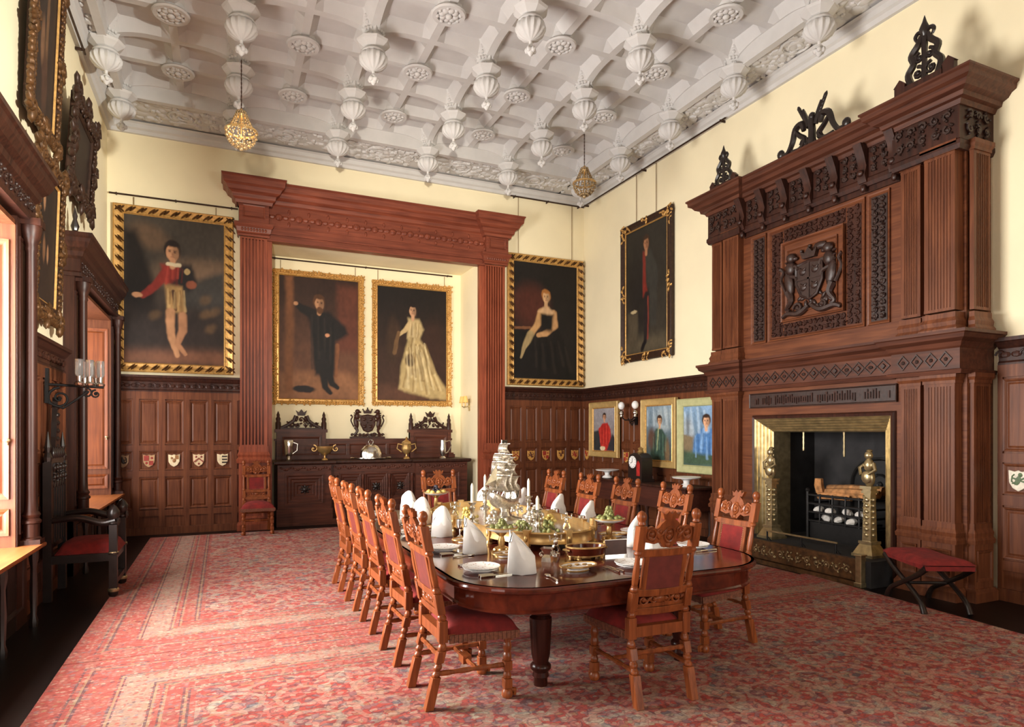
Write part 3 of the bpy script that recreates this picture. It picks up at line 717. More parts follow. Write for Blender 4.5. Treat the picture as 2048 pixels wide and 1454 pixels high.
# pierced ornaments standing on the cornice
def outline_plate(g,poly,d0,d1): g.prism(poly,d0,d1)
def finial(name,u,d,z,s,label,side):
    t=thing(name,label,'finial',RW(u,d,z),'carved finials on the chimneypiece cornice')
    g=G(RW); g.box(u-.30*s,u+.30*s,d-.05,d+.05,z,z+.05*s); g.box(u-.17*s,u+.17*s,d-.04,d+.04,z+.05*s,z+.12*s)
    for sg in (-1,1):
        g.box(u+sg*.22*s-.05*s,u+sg*.22*s+.05*s,d-.028,d+.028,z,z+.15*s); g.prism([(u+sg*.22*s-.06*s,z+.15*s),(u+sg*.22*s+.06*s,z+.15*s),(u+sg*.22*s,z+.21*s)],d-.028,d+.028)
    build(g,'base','oakdark',t)
    g=G(RW); 
    for sg in (-1,1):
        pts=[(u+sg*x*s,d,z+y*s) for x,y in ((.12,.12),(.15,.22),(.10,.30),(.12,.38),(.06,.45),(.03,.52))]; g.ctube(pts,[.03*s]*5+[.02*s],6)
        scroll(g,u+sg*.06*s,d,z+.2*s,.06*s,PI/2,1.2,.018*s,sg,6,10); scroll(g,u+sg*.045*s,d,z+.33*s,.05*s,PI/2,1.2,.016*s,-sg,6,10)
        g.ctube([(u,d,z+.52*s),(u+sg*.05*s,d,z+.56*s),(u+sg*.085*s,d,z+.53*s),(u+sg*.07*s,d,z+.49*s)],[.02*s,.02*s,.018*s,.012*s],6)
        leaf(g,u+sg*.1*s,d,z+.28*s,.1*s,.05*s,PI/2+sg*.3,.02)
    g.tube([(u,d,z+.1*s),(u,d,z+.3*s),(u,d,z+.5*s)],[.03*s,.022*s,.03*s],6)
    g.lathe([(.02*s,0),(.035*s,.03*s),(.045*s,.07*s),(.02*s,.13*s),(.003,.19*s)],(u,d,z+.5*s),8)
    build(g,'openwork','blackoak',t,50)
finial('openwork_finial',4.22,.6,5.09,1.12,'dark openwork finial with spear tip on the near end of the chimneypiece cornice',1)
finial('openwork_finial',7.13,.55,5.09,.95,'dark openwork finial on the far end of the chimneypiece cornice',1)
t=thing('openwork_crest','dark openwork scroll crest with spread wings above the middle of the chimneypiece','crest',RW(5.6,.6,5.095))
g=G(RW); c=5.58; d=.6; z=5.095
g.box(c-.52,c+.52,d-.04,d+.04,z,z+.025); build(g,'base','oakdark',t)
g=G(RW)
for sg in (-1,1):
    g.ell((c+sg*.47,d,z+.08),(.055,.04,.06),0,8,6)
    g.ctube([(c+sg*.45,d,z+.05),(c+sg*.36,d,z+.06),(c+sg*.29,d,z+.16),(c+sg*.24,d,z+.30),(c+sg*.15,d,z+.33),(c+sg*.12,d,z+.24)],[.03,.03,.035,.04,.045,.03],6)
    g.ctube([(c+sg*.30,d,z+.05),(c+sg*.17,d,z+.04),(c+sg*.10,d,z+.12),(c+sg*.18,d,z+.2),(c+sg*.24,d,z+.27)],[.025,.03,.035,.03,.025],6)
    for k in range(6): leaf(g,c+sg*(.07+.018*k),d,z+.30+.035*k,.11,.05,PI/2-sg*.5,.02)
    g.ctube([(c+sg*.05,d,z+.25),(c+sg*.09,d,z+.38),(c+sg*.13,d,z+.5)],[.03,.03,.012],6)
    scroll(g,c+sg*.1,d,z+.08,.07,0,1.2,.02,sg,6,10)
g.ctube([(c,d,z+.02),(c,d,z+.2),(c+.01,d,z+.32),(c-.02,d,z+.40)],[.05,.045,.04,.02],8)
g.ell((c,d,z+.36),(.04,.04,.05),0,8,6)
build(g,'openwork','blackoak',t,50)
# firebox and hearth
g=G(RW); a,b=OP0+.19,OP1-.19
g.box(a-.25,a,-.5,.12,0,1.9); g.box(b,b+.25,-.5,.12,0,1.9); g.box(a,b,-.55,-.5,0,1.9); g.box(a-.25,b+.25,-.5,.12,1.68,1.95)
struct(g,'trim_9','soot')
g=G(RW); g.box(OP0-.0,OP1,-.5,.80,0,.28); hh=build(g,'hearth_slab','soot'); tag(hh,'raised black hearth slab inside the fireplace behind the fender','hearth')
t=thing('iron_fireback','black arched iron fireback behind the grate in the fireplace','fireback',RW(5.45,-.46,.28))
g=G(RW); g.prism([(5.0,.28),(5.9,.28),(5.9,1.0)]+[(5.45+.45*math.cos(PI*k/12),1.0+.38*math.sin(PI*k/12)) for k in range(1,12)]+[(5.0,1.0)],-.495,-.45); build(g,'plate','iron',t)
g=G(RW); g.tube([(5.05,-.45,.3),(5.05,-.45,1.0)]+[(5.45+.40*math.cos(PI-PI*k/12),-.45,1.0+.33*math.sin(PI*k/12)) for k in range(1,12)]+[(5.85,-.45,1.0),(5.85,-.45,.3)],.025,5); scroll(g,5.45,-.45,1.0,.15,0,1.3,.02); build(g,'moulding','iron',t)
gr=thing('fire_grate','black iron basket grate full of logs in the fireplace','grate',RW(5.6,0,.28))
g=G(RW); ga,gb=5.15,6.08
for z in (.52,.63,.74,.85): g.tube([(ga,.1,z),(gb,.1,z)],.016,6); g.tube([(ga,.1,z),(ga,-.3,z)],.014,5); g.tube([(gb,.1,z),(gb,-.3,z)],.014,5)
for k in range(6): u=ga+(gb-ga)*k/5; g.tube([(u,.1,.5),(u,.1,.87)],.012,5); g.tube([(u,.1,.52),(u,-.3,.52)],.012,5)
build(g,'bars','iron',gr)
g=G(RW); g.box(ga,gb,-.3,.08,.28,.5); build(g,'ash_pan','iron',gr)
for (u,d) in ((ga,.1),(gb,.1),(ga,-.3),(gb,-.3)):
    g=G(RW); g.tube([(u,d,.28),(u,d,.9)],.022,6); g.ell((u,d,.91),(.03,.03,.03),0,6,5); build(g,'leg','iron',gr)
R=random.Random(9)
for k in range(8):
    u=ga+.12+.1*k; r=.075; z=.56+.10*(k%2); g=G(RW); g.ell((u,.0+.03*(k%3),z),(.075,.06,.045),R.uniform(-.5,.5),7,5)
    tag(build(g,'ash_lump','ash'),'pale ash lumps glimpsed behind the grate bars in the fireplace','ash','ash lumps in the fire grate')
LOGL=['long split log lying on top of the grate, rear','long split log lying on top of the grate, front','short upright log stub at the far end of the grate','split log wedged low at the near end of the grate','middle split log half buried among the grate logs']
LOGS=[((5.2,-.15,.95),(5.95,-.12,.93),.055),((5.15,0,.92),(5.85,.03,.90),.05),((5.98,-.02,.88),(5.99,0,1.06),.055),((5.2,.03,.85),(5.5,-.02,.88),.05),((5.5,.02,.86),(5.95,.05,.84),.05)]
for (p,q,r),lab in zip(LOGS,LOGL):
    g=G(RW); g.tube([p,[lerp(a,b,.5)+.008 for a,b in zip(p,q)],q],[r,r*1.05,r*.9],7); tag(build(g,'log','log',None,30),lab,'log','logs in the fire grate')
def andiron(u,label):
    t=thing('andiron',label,'andiron',RW(u,.5,.28),'brass andirons in the fireplace'); d=.5
    g=G(RW); g.T=Matrix.Translation((u,d,.28))
    pr=lambda r0,r1,z0,z1:g.add([(sx*r,sy*r,z) for r,z in ((r0,z0),(r1,z1)) for sx,sy in ((-1,-1),(1,-1),(1,1),(-1,1))],[(0,1,2,3),(7,6,5,4),(0,4,5,1),(1,5,6,2),(2,6,7,3),(3,7,4,0)])
    pr(.13,.13,0,.03); pr(.12,.07,.03,.14); pr(.08,.08,.14,.17); build(g,'base','brass',t)
    g=G(RW); g.T=Matrix.Translation((u,d,.28)); pr(.052,.042,.17,.70); pr(.06,.06,.70,.73); pr(.05,.05,.73,.75); pr(.07,.07,.75,.78); build(g,'pedestal','brass',t)
    g=G(RW)
    for k in range(7):
        g.ell((u,d+.05,.28+.24+.065*k),(.03,.02,.026)); g.ell((u-.05,d,.28+.24+.065*k),(.02,.03,.026)); leaf(g,u+.02,d+.05,.28+.26+.065*k,.04,.02,.8,.014)
    build(g,'chased_ornament','brass',t,50)
    g=G(RW); g.T=Matrix.Translation((u,d,1.06))
    g.ell((0,0,.09),(.06,.055,.11),0,9,6); g.ell((0,.01,.23),(.055,.05,.08),0,9,6); g.ell((0,.015,.34),(.045,.045,.05),0,9,6)
    g.tube([(-.04,0,.25),(-.09,.03,.18),(-.03,.06,.13)],[.025,.02,.018],6); g.tube([(.04,0,.25),(.10,.03,.2),(.06,.06,.12)],[.025,.02,.018],6)
    g.ell((.0,.06,.1),(.06,.02,.07),0,8,5); g.ell((0,0,.39),(.035,.035,.02),0,7,4)
    build(g,'seated_figure','brass',t,60)
andiron(4.9,'tall brass andiron with seated figure, nearest end of the fireplace'); andiron(6.30,'tall brass andiron with seated figure, far end of the fireplace')
for (u,l,lab) in ((6.1,.28,'short brass rod hanging from the lintel at the far side of the fireplace'),(5.5,.34,'short brass rod hanging from the middle of the fireplace lintel'),(4.9,.32,'short brass rod hanging behind the near andiron')):
    g=G(RW); g.tube([(u,.15,1.7-l*k/8) for k in range(9)],[.012+.004*(k%2) for k in range(9)],6); tag(build(g,'hanging_rod','brass',None,40),lab,'rod','rods hanging in the fireplace')
fe=thing('fender','low pierced brass fender standing along the hearth edge','fender',RW(5.7,.85,0))
g=G(RW)
g.box(4.78,6.62,.82,.84,.06,.27); g.box(4.78,6.62,.80,.87,0,.05); g.box(4.78,6.62,.805,.86,.265,.295)
build(g,'panel','golddark',fe)
g=G(RW); carve(g,4.85,6.55,.09,.24,.845,.13,.014,44); build(g,'pierced_scrolls','brass',fe,50)
for u in (4.76,6.64):
    g=G(RW); g.box(u-.035,u+.035,.79,.87,0,.33); g.box(u-.045,u+.045,.78,.88,.33,.35); g.box(u-.045,u+.045,.78,.88,.0,.05); build(g,'post','brass',fe,bev=.005)
t=thing('fire_rail','thin black iron rail on low stays behind the fender','rail',RW(5.5,.7,.28))
g=G(RW); g.tube([(5.15,.7,.40),(6.2,.7,.40)],.012,6); build(g,'bar','brass',t)
for u in (5.17,5.65,6.18):
    g=G(RW); g.tube([(u,.7,.28),(u,.7,.40)],.011,6); g.tube([(u,.7,.33),(u-.06,.7,.28)],.008,5); build(g,'stay','iron',t)

# ---------------------------------------------------------------- panelled window bays of the left wall
NAMES=['far','middle','near']
for bi,(a,b) in enumerate(BAYS):
    where=['deep oak window surround with columns and cornice in the far left corner','deep oak window surround with column and shelf at the left picture edge','oak window surround behind the viewer'][bi]
    t=thing('window_surround',where,'window surround',LW((a+b)/2,0,0)); t['kind']='thing'
    e0,e1=a-.28,min(b+.28,YB-.13)
    g=G(LW)   # reveal linings: panelled shutters, soffit
    for (u0,u1) in ((a,a+.03),(b-.03,b)): g.box(u0,u1,-.6,.1,.68,3.42)
    g.box(a,b,-.6,.1,3.38,3.42)
    build(g,'reveal_lining','seatwood' if False else 'oak',t)
    g=G(lambda u,d,z:(XL+u,b-.03-d,z))
    for (z0,z1) in ((.80,1.02),(1.1,3.25)): rail_panel(g,-.52,.06,z0,z1,0,.04,.02); g.frus(-.47,.01,0,.012,z0+.05,z1-.05,.02)
    build(g,'shutter','shutteroak',t,label='orange oak shutter panel facing the room')
    g=G(lambda u,d,z:(XL+u,b-.03-d,z)); g.lathe([(.01,0),(.012,.02),(.026,.035),(.024,.05),(.0,.055)],(0.05,0.03,1.55),10); build(g,'knob','brass',t)
    g=G(LW)   # facing boards and side returns
    for (u0,u1) in ((e0,a+.02),(b-.02,e1)): g=G(LW); g.box(u0,u1,0,.11,0,3.5); rail_panel(g,u0+.03,u1-.03,.8,3.3,.11,.025,.015); build(g,'jamb','oakdark',t)
    g=G(LW); g.box(e0,e1,0,.1,0,.66)
    for k in range(5): rail_panel(g,e0+.1+(e1-e0-.2)*k/5+.03,e0+.1+(e1-e0-.2)*(k+1)/5-.03,.15,.58,.1,.03,.02)
    build(g,'base_panel','blackoak',t)
    g=G(LW); g.box(e0+.02,e1-.02 if bi==0 else e1-.08,-.6,.25,.66,.70); g.sweep([(e0+.02,.25),(e1-.08,.25)],[(0,.665),(.015,.67),(.02,.685),(.015,.70),(0,.70)])
    build(g,'shelf','seatwood',t)
    for u in (a-.12,b+.14):
        g=G(LW); g.lathe([(.075,0),(.075,.05),(.06,.06),(.06,.17),(.075,.18),(.075,.2),(.055,.22),(.07,.25),(.05,.28),(.046,.4),(.042,2.5),(.05,2.52),(.045,2.56),(.065,2.62),(.08,2.68),(.08,2.78)],(u,.17,.70),14)
        g.box(u-.08,u+.08,.09,.25,.70,.74); g.box(u-.085,u+.085,.085,.255,3.42,3.48)
        build(g,'column','oakdark',t,40)
    for k in range(4):
        u=lerp(e0+.12,e1-.2,k/3); g=G(LW); g.lathe([(.03,0),(.035,.05),(.022,.1),(.03,.3),(.022,.5),(.035,.58),(.035,.66)],(u,.2,0),8); build(g,'leg','blackoak',t,40)
    g=G(LW); path=[(e0,0),(e0,.16),(e1,.16)] if bi==0 else [(e0,0),(e0,.16),(e1,.16),(e1,0)]
    g.box(e0,e1,0,.16,3.46,3.9)
    g.sweep(path,[(0,3.46),(.02,3.46),(.03,3.5),(.01,3.52),(.01,3.66),(.04,3.69),(.05,3.74),(.09,3.78),(.12,3.84),(.13,3.88),(.15,3.90),(.15,3.94),(0,3.94)])
    build(g,'entablature','oakdark',t)
    g=G(LW); carve(g,e0+.05,e1-.05,3.53,3.65,.175,.13,.014,60+bi); 
    g2=G(lambda u,d,z:(XL+u,e0-d,z)); carve(g2,.02,.15,3.53,3.65,.012,.13,.014,64)
    build(g,'carved_frieze','oakcarve',t,50)
    for u in ((e0+.1,e1-.1) if bi else (e0+.1,e1-.15)):
        g=G(LW); g.lathe([(.05,0),(.05,.05),(.03,.07),(.045,.12),(.02,.2),(.028,.24),(.004,.34)],(u,.1,3.94),8); build(g,'finial','blackoak',t,40)
    # glazing: mullioned sash at the outer end of the reveal
    g=G(LW)
    for k in range(4): u=lerp(a+.06,b-.06,k/3); g.box(u-.025,u+.025,-.6,-.55,.68,3.42)
    for k in range(6): z=lerp(.74,3.38,k/5); g.box(a,b,-.6,-.55,z-.02,z+.02)
    build(g,'glazing_bars','oak',t)
# ---------------------------------------------------------------- paintings
def ss(x): x=np.clip(x,0,1); return x*x*(3-2*x)
class P:
    def __init__(s,asp,nx=110):
        s.nx=nx; s.ny=int(nx*asp); x=np.linspace(0,1,s.nx+1); y=np.linspace(0,1,s.ny+1)
        s.X,s.Y=np.meshgrid(x,y); s.c=np.zeros(s.X.shape+(3,)); s.asp=asp
        rs=np.random.RandomState(4); s.noise=np.zeros_like(s.X)
        for k in (6,14,40):
            a=rs.rand(k+2,k+2); fx=s.X*k; fy=s.Y*k; ix=fx.astype(int); iy=fy.astype(int); tx=ss(fx-ix); ty=ss(fy-iy)
            s.noise+=((a[iy,ix]*(1-tx)+a[iy,ix+1]*tx)*(1-ty)+(a[iy+1,ix]*(1-tx)+a[iy+1,ix+1]*tx)*ty-.5)*.5
        w1=np.zeros_like(s.X); w2=np.zeros_like(s.X)   # brush wobble: drawn shapes get soft irregular edges
        for k,am in ((5,.5),(13,.3),(34,.25)):
            for w in (w1,w2):
                a=rs.rand(k+2,k+2); fx=s.X*k; fy=s.Y*k; ix=fx.astype(int); iy=fy.astype(int); tx=ss(fx-ix); ty=ss(fy-iy)
                w+=am*((a[iy,ix]*(1-tx)+a[iy,ix+1]*tx)*(1-ty)+(a[iy+1,ix]*(1-tx)+a[iy+1,ix+1]*tx)*ty-.5)
        s.X=s.X+.028*w1; s.Y=s.Y+.022*w2
    def folds(s,x0,x1,y0,y1,n,dark,light,w=.012,lean=0,seed=1):   # drapery strokes
        R=random.Random(seed)
        for k in range(n):
            x=lerp(x0,x1,(k+.5)/n)+R.uniform(-.01,.01); l=R.uniform(.6,1); yy=lerp(y0,y1,R.uniform(0,.25))
            s.seg([(x,yy),(x+lean*(x-x0)+R.uniform(-.02,.02),lerp(yy,y1,l))],[w*.5,w*R.uniform(.7,1.4)],dark if k%2 else light,1.2,.55)
    def bg(s,top,bot): t=ss(s.Y)[...,None]; s.c=np.array(rgb(*bot)[:3])*(1-t)+np.array(rgb(*top)[:3])*t
    def put(s,m,c,a=1): m=(np.clip(m,0,1)*a)[...,None]; s.c=s.c*(1-m)+np.array(rgb(*c)[:3])*m
    def ell(s,x,y,rx,ry,c,soft=.4,ang=0,a=1):
        dx=(s.X-x); dy=(s.Y-y)*s.asp; ca,sa=math.cos(ang),math.sin(ang); p=(dx*ca+dy*sa)/rx; q=(-dx*sa+dy*ca)/(ry*s.asp)
        s.put(ss((1-np.sqrt(p*p+q*q))/soft+.5),c,a)
    def seg(s,pts,w,c,soft=.6,a=1):   # tapered stroke
        if not isinstance(w,(list,tuple)): w=[w]*len(pts)
        m=np.zeros_like(s.X)
        for (p,q,w0,w1) in zip(pts[:-1],pts[1:],w[:-1],w[1:]):
            ax,ay=p[0],p[1]*s.asp; bx,by=q[0],q[1]*s.asp; dx,dy=bx-ax,by-ay; L=dx*dx+dy*dy+1e-9
            t=np.clip(((s.X-ax)*dx+(s.Y*s.asp-ay)*dy)/L,0,1); d=np.hypot(s.X-ax-t*dx,s.Y*s.asp-ay-t*dy); ww=w0+(w1-w0)*t
            m=np.maximum(m,ss((1-d/ww)/soft+.5))
        s.put(m,c,a)
    def poly(s,pts,c,soft=.012,a=1):
        soft=soft*1.7
        ins=np.zeros(s.X.shape,bool); dm=np.full(s.X.shape,9.); n=len(pts)
        for i in range(n):
            x0,y0=pts[i]; x1,y1=pts[(i+1)%n]
            cr=((y0>s.Y)!=(y1>s.Y)); xi=(x1-x0)*(s.Y-y0)/((y1-y0) or 1e-9)+x0; ins^=cr&(s.X<xi)
            dx,dy=x1-x0,y1-y0; t=np.clip(((s.X-x0)*dx+(s.Y-y0)*dy)/(dx*dx+dy*dy+1e-9),0,1); dm=np.minimum(dm,np.hypot(s.X-x0-t*dx,s.Y-y0-t*dy))
        s.put(ss(np.where(ins,dm,-dm)/(2*soft)+.5),c,a)
    def face(s,x,y,r,skin,hair,turn=0):
        ry=r*1.3/s.asp
        s.ell(x,y+ry*.3,r*1.18,ry*1.1,hair,.25); s.ell(x+turn*r*.1,y,r*.85,ry,skin,.2)
        s.ell(x+r*.5,y-ry*.1,r*.5,ry*.8,tuple(int(v*.62) for v in skin),1.2,0,.6)
        for e in (-.36,.36): s.ell(x+e*r+turn*r*.2,y+ry*.12,r*.17,ry*.10,(74,46,36),1.0,0,.85); s.ell(x+e*r+turn*r*.2,y+ry*.28,r*.24,ry*.05,hair,1,0,.6)
        s.ell(x+turn*r*.3,y-ry*.15,r*.1,ry*.22,(150,96,70),.6,0,.6); s.ell(x+turn*r*.2,y-ry*.48,r*.25,ry*.07,(140,66,54),1,0,.8); s.ell(x,y+ry*.95,r*.9,ry*.3,hair,.8)
        s.seg([(x,y-ry*.8),(x,y-ry*1.5)],r*.4,skin)
    def canvas(s,name,mp,u0,u1,z0,z1,d,parent,grain=.5):
        if s.asp>1.4: s.c=s.c*.72
        col=np.clip(s.c*(1+grain*s.noise[...,None]),0,1)
        g=G(mp); nx,ny=s.nx,s.ny
        g.add([(lerp(u0,u1,i/nx),d,lerp(z0,z1,j/ny)) for j in range(ny+1) for i in range(nx+1)],[(j*(nx+1)+i,j*(nx+1)+i+1,(j+1)*(nx+1)+i+1,(j+1)*(nx+1)+i) for j in range(ny) for i in range(nx)])
        o=build(g,name,'paint',parent); at=o.data.color_attributes.new('paint','FLOAT_COLOR','POINT')
        a=np.ones((col.shape[0]*col.shape[1],4),np.float32); a[:,:3]=col.reshape(-1,3); at.data.foreach_set('color',a.ravel()); return o
def mirror(p): p.c=p.c[:,::-1].copy(); return p
def picture(label,mp,u0,u1,z0,z1,d,fw,style,pt,cords=(),zt=None,depth=.07,group='framed paintings',seed=1):
    t=thing('painting',label,'painting',mp((u0+u1)/2,d,z0),group)
    rect=[(u0,z0),(u1,z0),(u1,z1),(u0,z1)]
    base={'leaf':'gold','fine':'gold','panelgold':'bronze','plain':'paleframe','green':'greenframe','dark':'bronze','rococo':'bronze'}[style]
    g=G(mp); w=fw
    pr=[(0,d),(0,d+depth*.7),(w*.12,d+depth),(w*.25,d+depth*.85),(w*.6,d+depth*.5),(w*.8,d+depth*.55),(w*.88,d+depth*.62),(w,d+depth*.35),(w,d)]
    if style in ('plain','green'): pr=[(0,d),(0,d+depth*.8),(w*.1,d+depth),(w*.25,d+depth*.8),(w*.8,d+depth*.5),(w,d+depth*.4),(w,d)]
    g.sweep(rect,pr,True,'xz'); fr=build(g,'frame',base,t,30)
    g=G(mp); g.sweep(rect,[(w*.82,d+depth*.55),(w*.9,d+depth*.66),(w*1.0,d+depth*.4)],True,'xz',False); build(g,'slip','gold' if style not in('green','dark') else base,fr)
    if style in ('leaf','fine','panelgold','dark','rococo'):
        g=G(mp); R=random.Random(seed); step={'leaf':.15,'fine':.05,'panelgold':.07,'dark':.07,'rococo':.06}[style]
        per=[((u0,z0),(u1,z0)),((u1,z0),(u1,z1)),((u1,z1),(u0,z1)),((u0,z1),(u0,z0))]
        for (p,q) in per:
            L=math.hypot(q[0]-p[0],q[1]-p[1]); n=max(4,int(L/step)); a=math.atan2(q[1]-p[1],q[0]-p[0]); nx_,nz_=-math.sin(a),math.cos(a)
            for k in range(n):
                s=(k+.5)/n; cu,cz=lerp(p[0],q[0],s)+nx_*w*.42,lerp(p[1],q[1],s)+nz_*w*.42
                if style=='leaf':
                    for o,l,sh_ in ((.75,1.1,0),(.75,.95,w*.3)): leaf(g,cu+sh_-math.cos(a+o)*w*.45,d+depth*.75,cz-math.sin(a+o)*w*.45,w*l,w*.2,a+o,.03)
                elif style=='panelgold':
                    e=min(s,1-s)*L
                    if e<.32 or abs(s-.5)*L<.13: leaf(g,cu,d+depth*.75,cz,w*.6,w*.3,R.uniform(0,6),.02); leaf(g,cu,d+depth*.75,cz,w*.6,w*.25,R.uniform(0,6),.02)
                else:
                    leaf(g,cu,d+depth*.75,cz,step*1.1,w*.35,a+R.uniform(-1,1),.02)
                    leaf(g,cu-nx_*w*.3,d+depth*.85,cz-nz_*w*.3,step*1.0,w*.3,a+R.uniform(-1,1),.02)
                    if style=='rococo' or (style=='dark' and k%3==0):
                        b=w*(.5 if style=='rococo' else .45); g.ell((cu-nx_*w*.5,d+depth*.6,cz-nz_*w*.5),(R.uniform(.5,1)*b,.035,R.uniform(.5,1)*b),R.uniform(0,3),6,4)
        if style in('rococo','dark'):
            for (cu,cz) in rect+[((u0+u1)/2,z0),((u0+u1)/2,z1),(u0,(z0+z1)/2),(u1,(z0+z1)/2)]:
                for k in range(6): aa=R.uniform(0,6.3); leaf(g,cu,d+depth*.8,cz,fw*1.1,fw*.5,aa,.035)
                scroll(g,cu,d+depth,cz,fw*.6,0,1.2,.02)
        build(g,'carving',{'dark':'bronze','rococo':'golddark','leaf':'golddark'}.get(style,'gold'),fr,50)
    g=G(mp); g.box(u0+.01,u1-.01,d-.012,d+.004,z0+.01,z1-.01); build(g,'backboard','oakdark',t)
    for c in cords:
        g=G(mp); g.tube([(c,d-.005,z1-.02),(c,d-.005,zt)],.006,5); build(g,'hanging_cord','cord',t)
    if pt: pt.canvas('canvas',mp,u0+w*.95,u1-w*.95,z0+w*.95,z1-w*.95,d+.02,t)
    return t
SK=(206,150,110)
# man in red coat, landscape
p=P(1.5,130); p.bg((72,64,56),(58,46,38)); p.ell(.8,.62,.5,.12,(120,96,76),.8); p.ell(.25,.86,.2,.08,(120,90,66),1,-.4,.6); p.poly([(0,.9),(.12,.9),(.2,.75),(.3,.5),(.3,.3),(0,.25)],(30,22,20),.03)
p.poly([(1,.66),(.8,.62),(.62,.55),(.55,.4),(1,.36)],(66,62,58),.02); p.poly([(0,.1),(1,.12),(1,0),(0,0)],(122,80,58),.03); p.poly([(0,.38),(1,.4),(1,.12),(0,.1)],(48,38,34),.05)
for x,y in ((.3,.33),(.8,.46),(.9,.38),(.86,.26),(.8,.36)): p.ell(x,y,.06,.03,(110,82,54),1.2,.6,.6)
p.seg([(.4,.62),(.3,.53),(.18,.46)],[.055,.045,.03],(140,46,38)); p.ell(.13,.46,.05,.018,SK)
p.poly([(.35,.68),(.58,.68),(.56,.54),(.40,.54)],(150,50,42),.012); p.poly([(.56,.70),(.66,.70),(.72,.58),(.64,.5),(.52,.54),(.42,.53),(.5,.58)],(40,34,34),.015); p.ell(.62,.65,.03,.02,(190,160,110)); p.ell(.66,.56,.05,.03,(150,84,60))
p.poly([(.40,.54),(.57,.54),(.60,.36),(.42,.36)],(180,140,88),.012); p.seg([(.48,.5),(.5,.38)],.018,(90,60,40)); p.seg([(.45,.36),(.45,.22),(.52,.06)],[.045,.042,.025],(188,136,96)); p.seg([(.57,.34),(.57,.24),(.52,.14),(.6,.07)],[.045,.042,.03,.02],(176,124,88))
p.folds(.4,.58,.68,.55,6,(110,34,30),(184,74,58),.012,0,2); p.folds(.42,.6,.53,.37,7,(120,88,52),(214,178,120),.014,0,3); p.face(.47,.765,.072,SK,(40,28,24)); p.seg([(.42,.685),(.54,.685)],.02,(226,206,170))
picture('tall painting of a standing man in red coat and breeches, left back wall',BW,-1.585,.17,2.63,5.3,.03,.15,'leaf',p,(-1.3,-.1),5.44,seed=2)
# bearded man in dark suit, interior
p=P(1.57,110); p.bg((54,34,26),(118,76,54)); p.poly([(0,0),(1,0),(1,.2),(.6,.24),(0,.2)],(150,102,70),.03); p.poly([(.08,1),(.17,1),(.17,.05),(.07,.05)],(138,88,56),.02); p.poly([(.72,.95),(1,.95),(1,.4),(.72,.4)],(104,56,40),.03); p.seg([(.72,.45),(.7,.2)],.03,(140,88,56))
p.poly([(.34,.73),(.62,.73),(.82,.62),(.86,.55),(.70,.48),(.69,.2),(.44,.2),(.40,.5)],(30,24,24),.015); p.seg([(.4,.7),(.28,.74),(.2,.78)],[.07,.05,.03],(32,25,24)); p.ell(.2,.78,.03,.018,SK); p.seg([(.55,.22),(.57,.1),(.63,.05)],[.06,.04,.03],(28,22,22)); p.seg([(.62,.22),(.66,.13),(.72,.1)],[.05,.04,.03],(28,22,22)); p.ell(.3,.08,.14,.03,(34,26,28))
p.folds(.38,.7,.7,.25,8,(18,15,16),(52,42,38),.02,0,8); p.ell(.60,.535,.03,.015,(226,160,120)); p.face(.49,.79,.066,SK,(96,60,36),.6); p.ell(.5,.735,.04,.03,(104,66,40))
picture('painting of a bearded man in dark suit, left of the two alcove pictures',AW,.87,2.56,2.2,4.75,.03,.11,'fine',p,(1.0,2.4),4.93,seed=3)
# lady in pale gown
p=P(1.47,130); p.bg((30,24,22),(74,48,36)); p.poly([(0,0),(1,0),(1,.08),(0,.14)],(96,62,46),.03); p.ell(.8,.4,.2,.3,(58,36,28),.8); p.ell(.22,.52,.1,.2,(70,48,34),.8)
GO=(196,170,118)
p.poly([(.44,.56),(.6,.56),(.72,.45),(.86,.24),(1,.12),(1,.02),(.75,.02),(.5,.06),(.3,.1),(.33,.3)],GO,.012); p.poly([(.43,.73),(.60,.73),(.66,.64),(.60,.55),(.42,.55)],(204,178,128),.012)
for a,bq in (((.5,.55),(.36,.12)),((.55,.5),(.5,.08)),((.6,.5),(.7,.06)),((.62,.5),(.88,.1))): p.seg([a,bq],.012,(150,122,78),.8,.6); p.seg([(a[0]+.03,a[1]),(bq[0]+.04,bq[1])],.014,(224,200,150),.8,.6)
p.seg([(.46,.68),(.38,.62),(.3,.58)],[.04,.03,.022],(210,180,130)); p.seg([(.29,.6),(.26,.5),(.24,.42)],[.025,.03,.03],(120,88,58)); p.ell(.46,.36,.07,.06,(96,72,50)); p.ell(.47,.34,.04,.04,(50,38,32))
p.folds(.40,.70,.52,.08,14,(128,102,62),(236,214,166),.016,.45,5); p.folds(.45,.6,.72,.56,6,(150,122,80),(236,212,166),.01,0,6); p.face(.5,.80,.056,(214,164,126),(36,24,22),-.3)
picture('painting of a lady in a long pale gown, right of the two alcove pictures',AW,2.73,4.39,2.21,4.72,.03,.11,'fine',p,(2.85,4.25),4.93,seed=4)
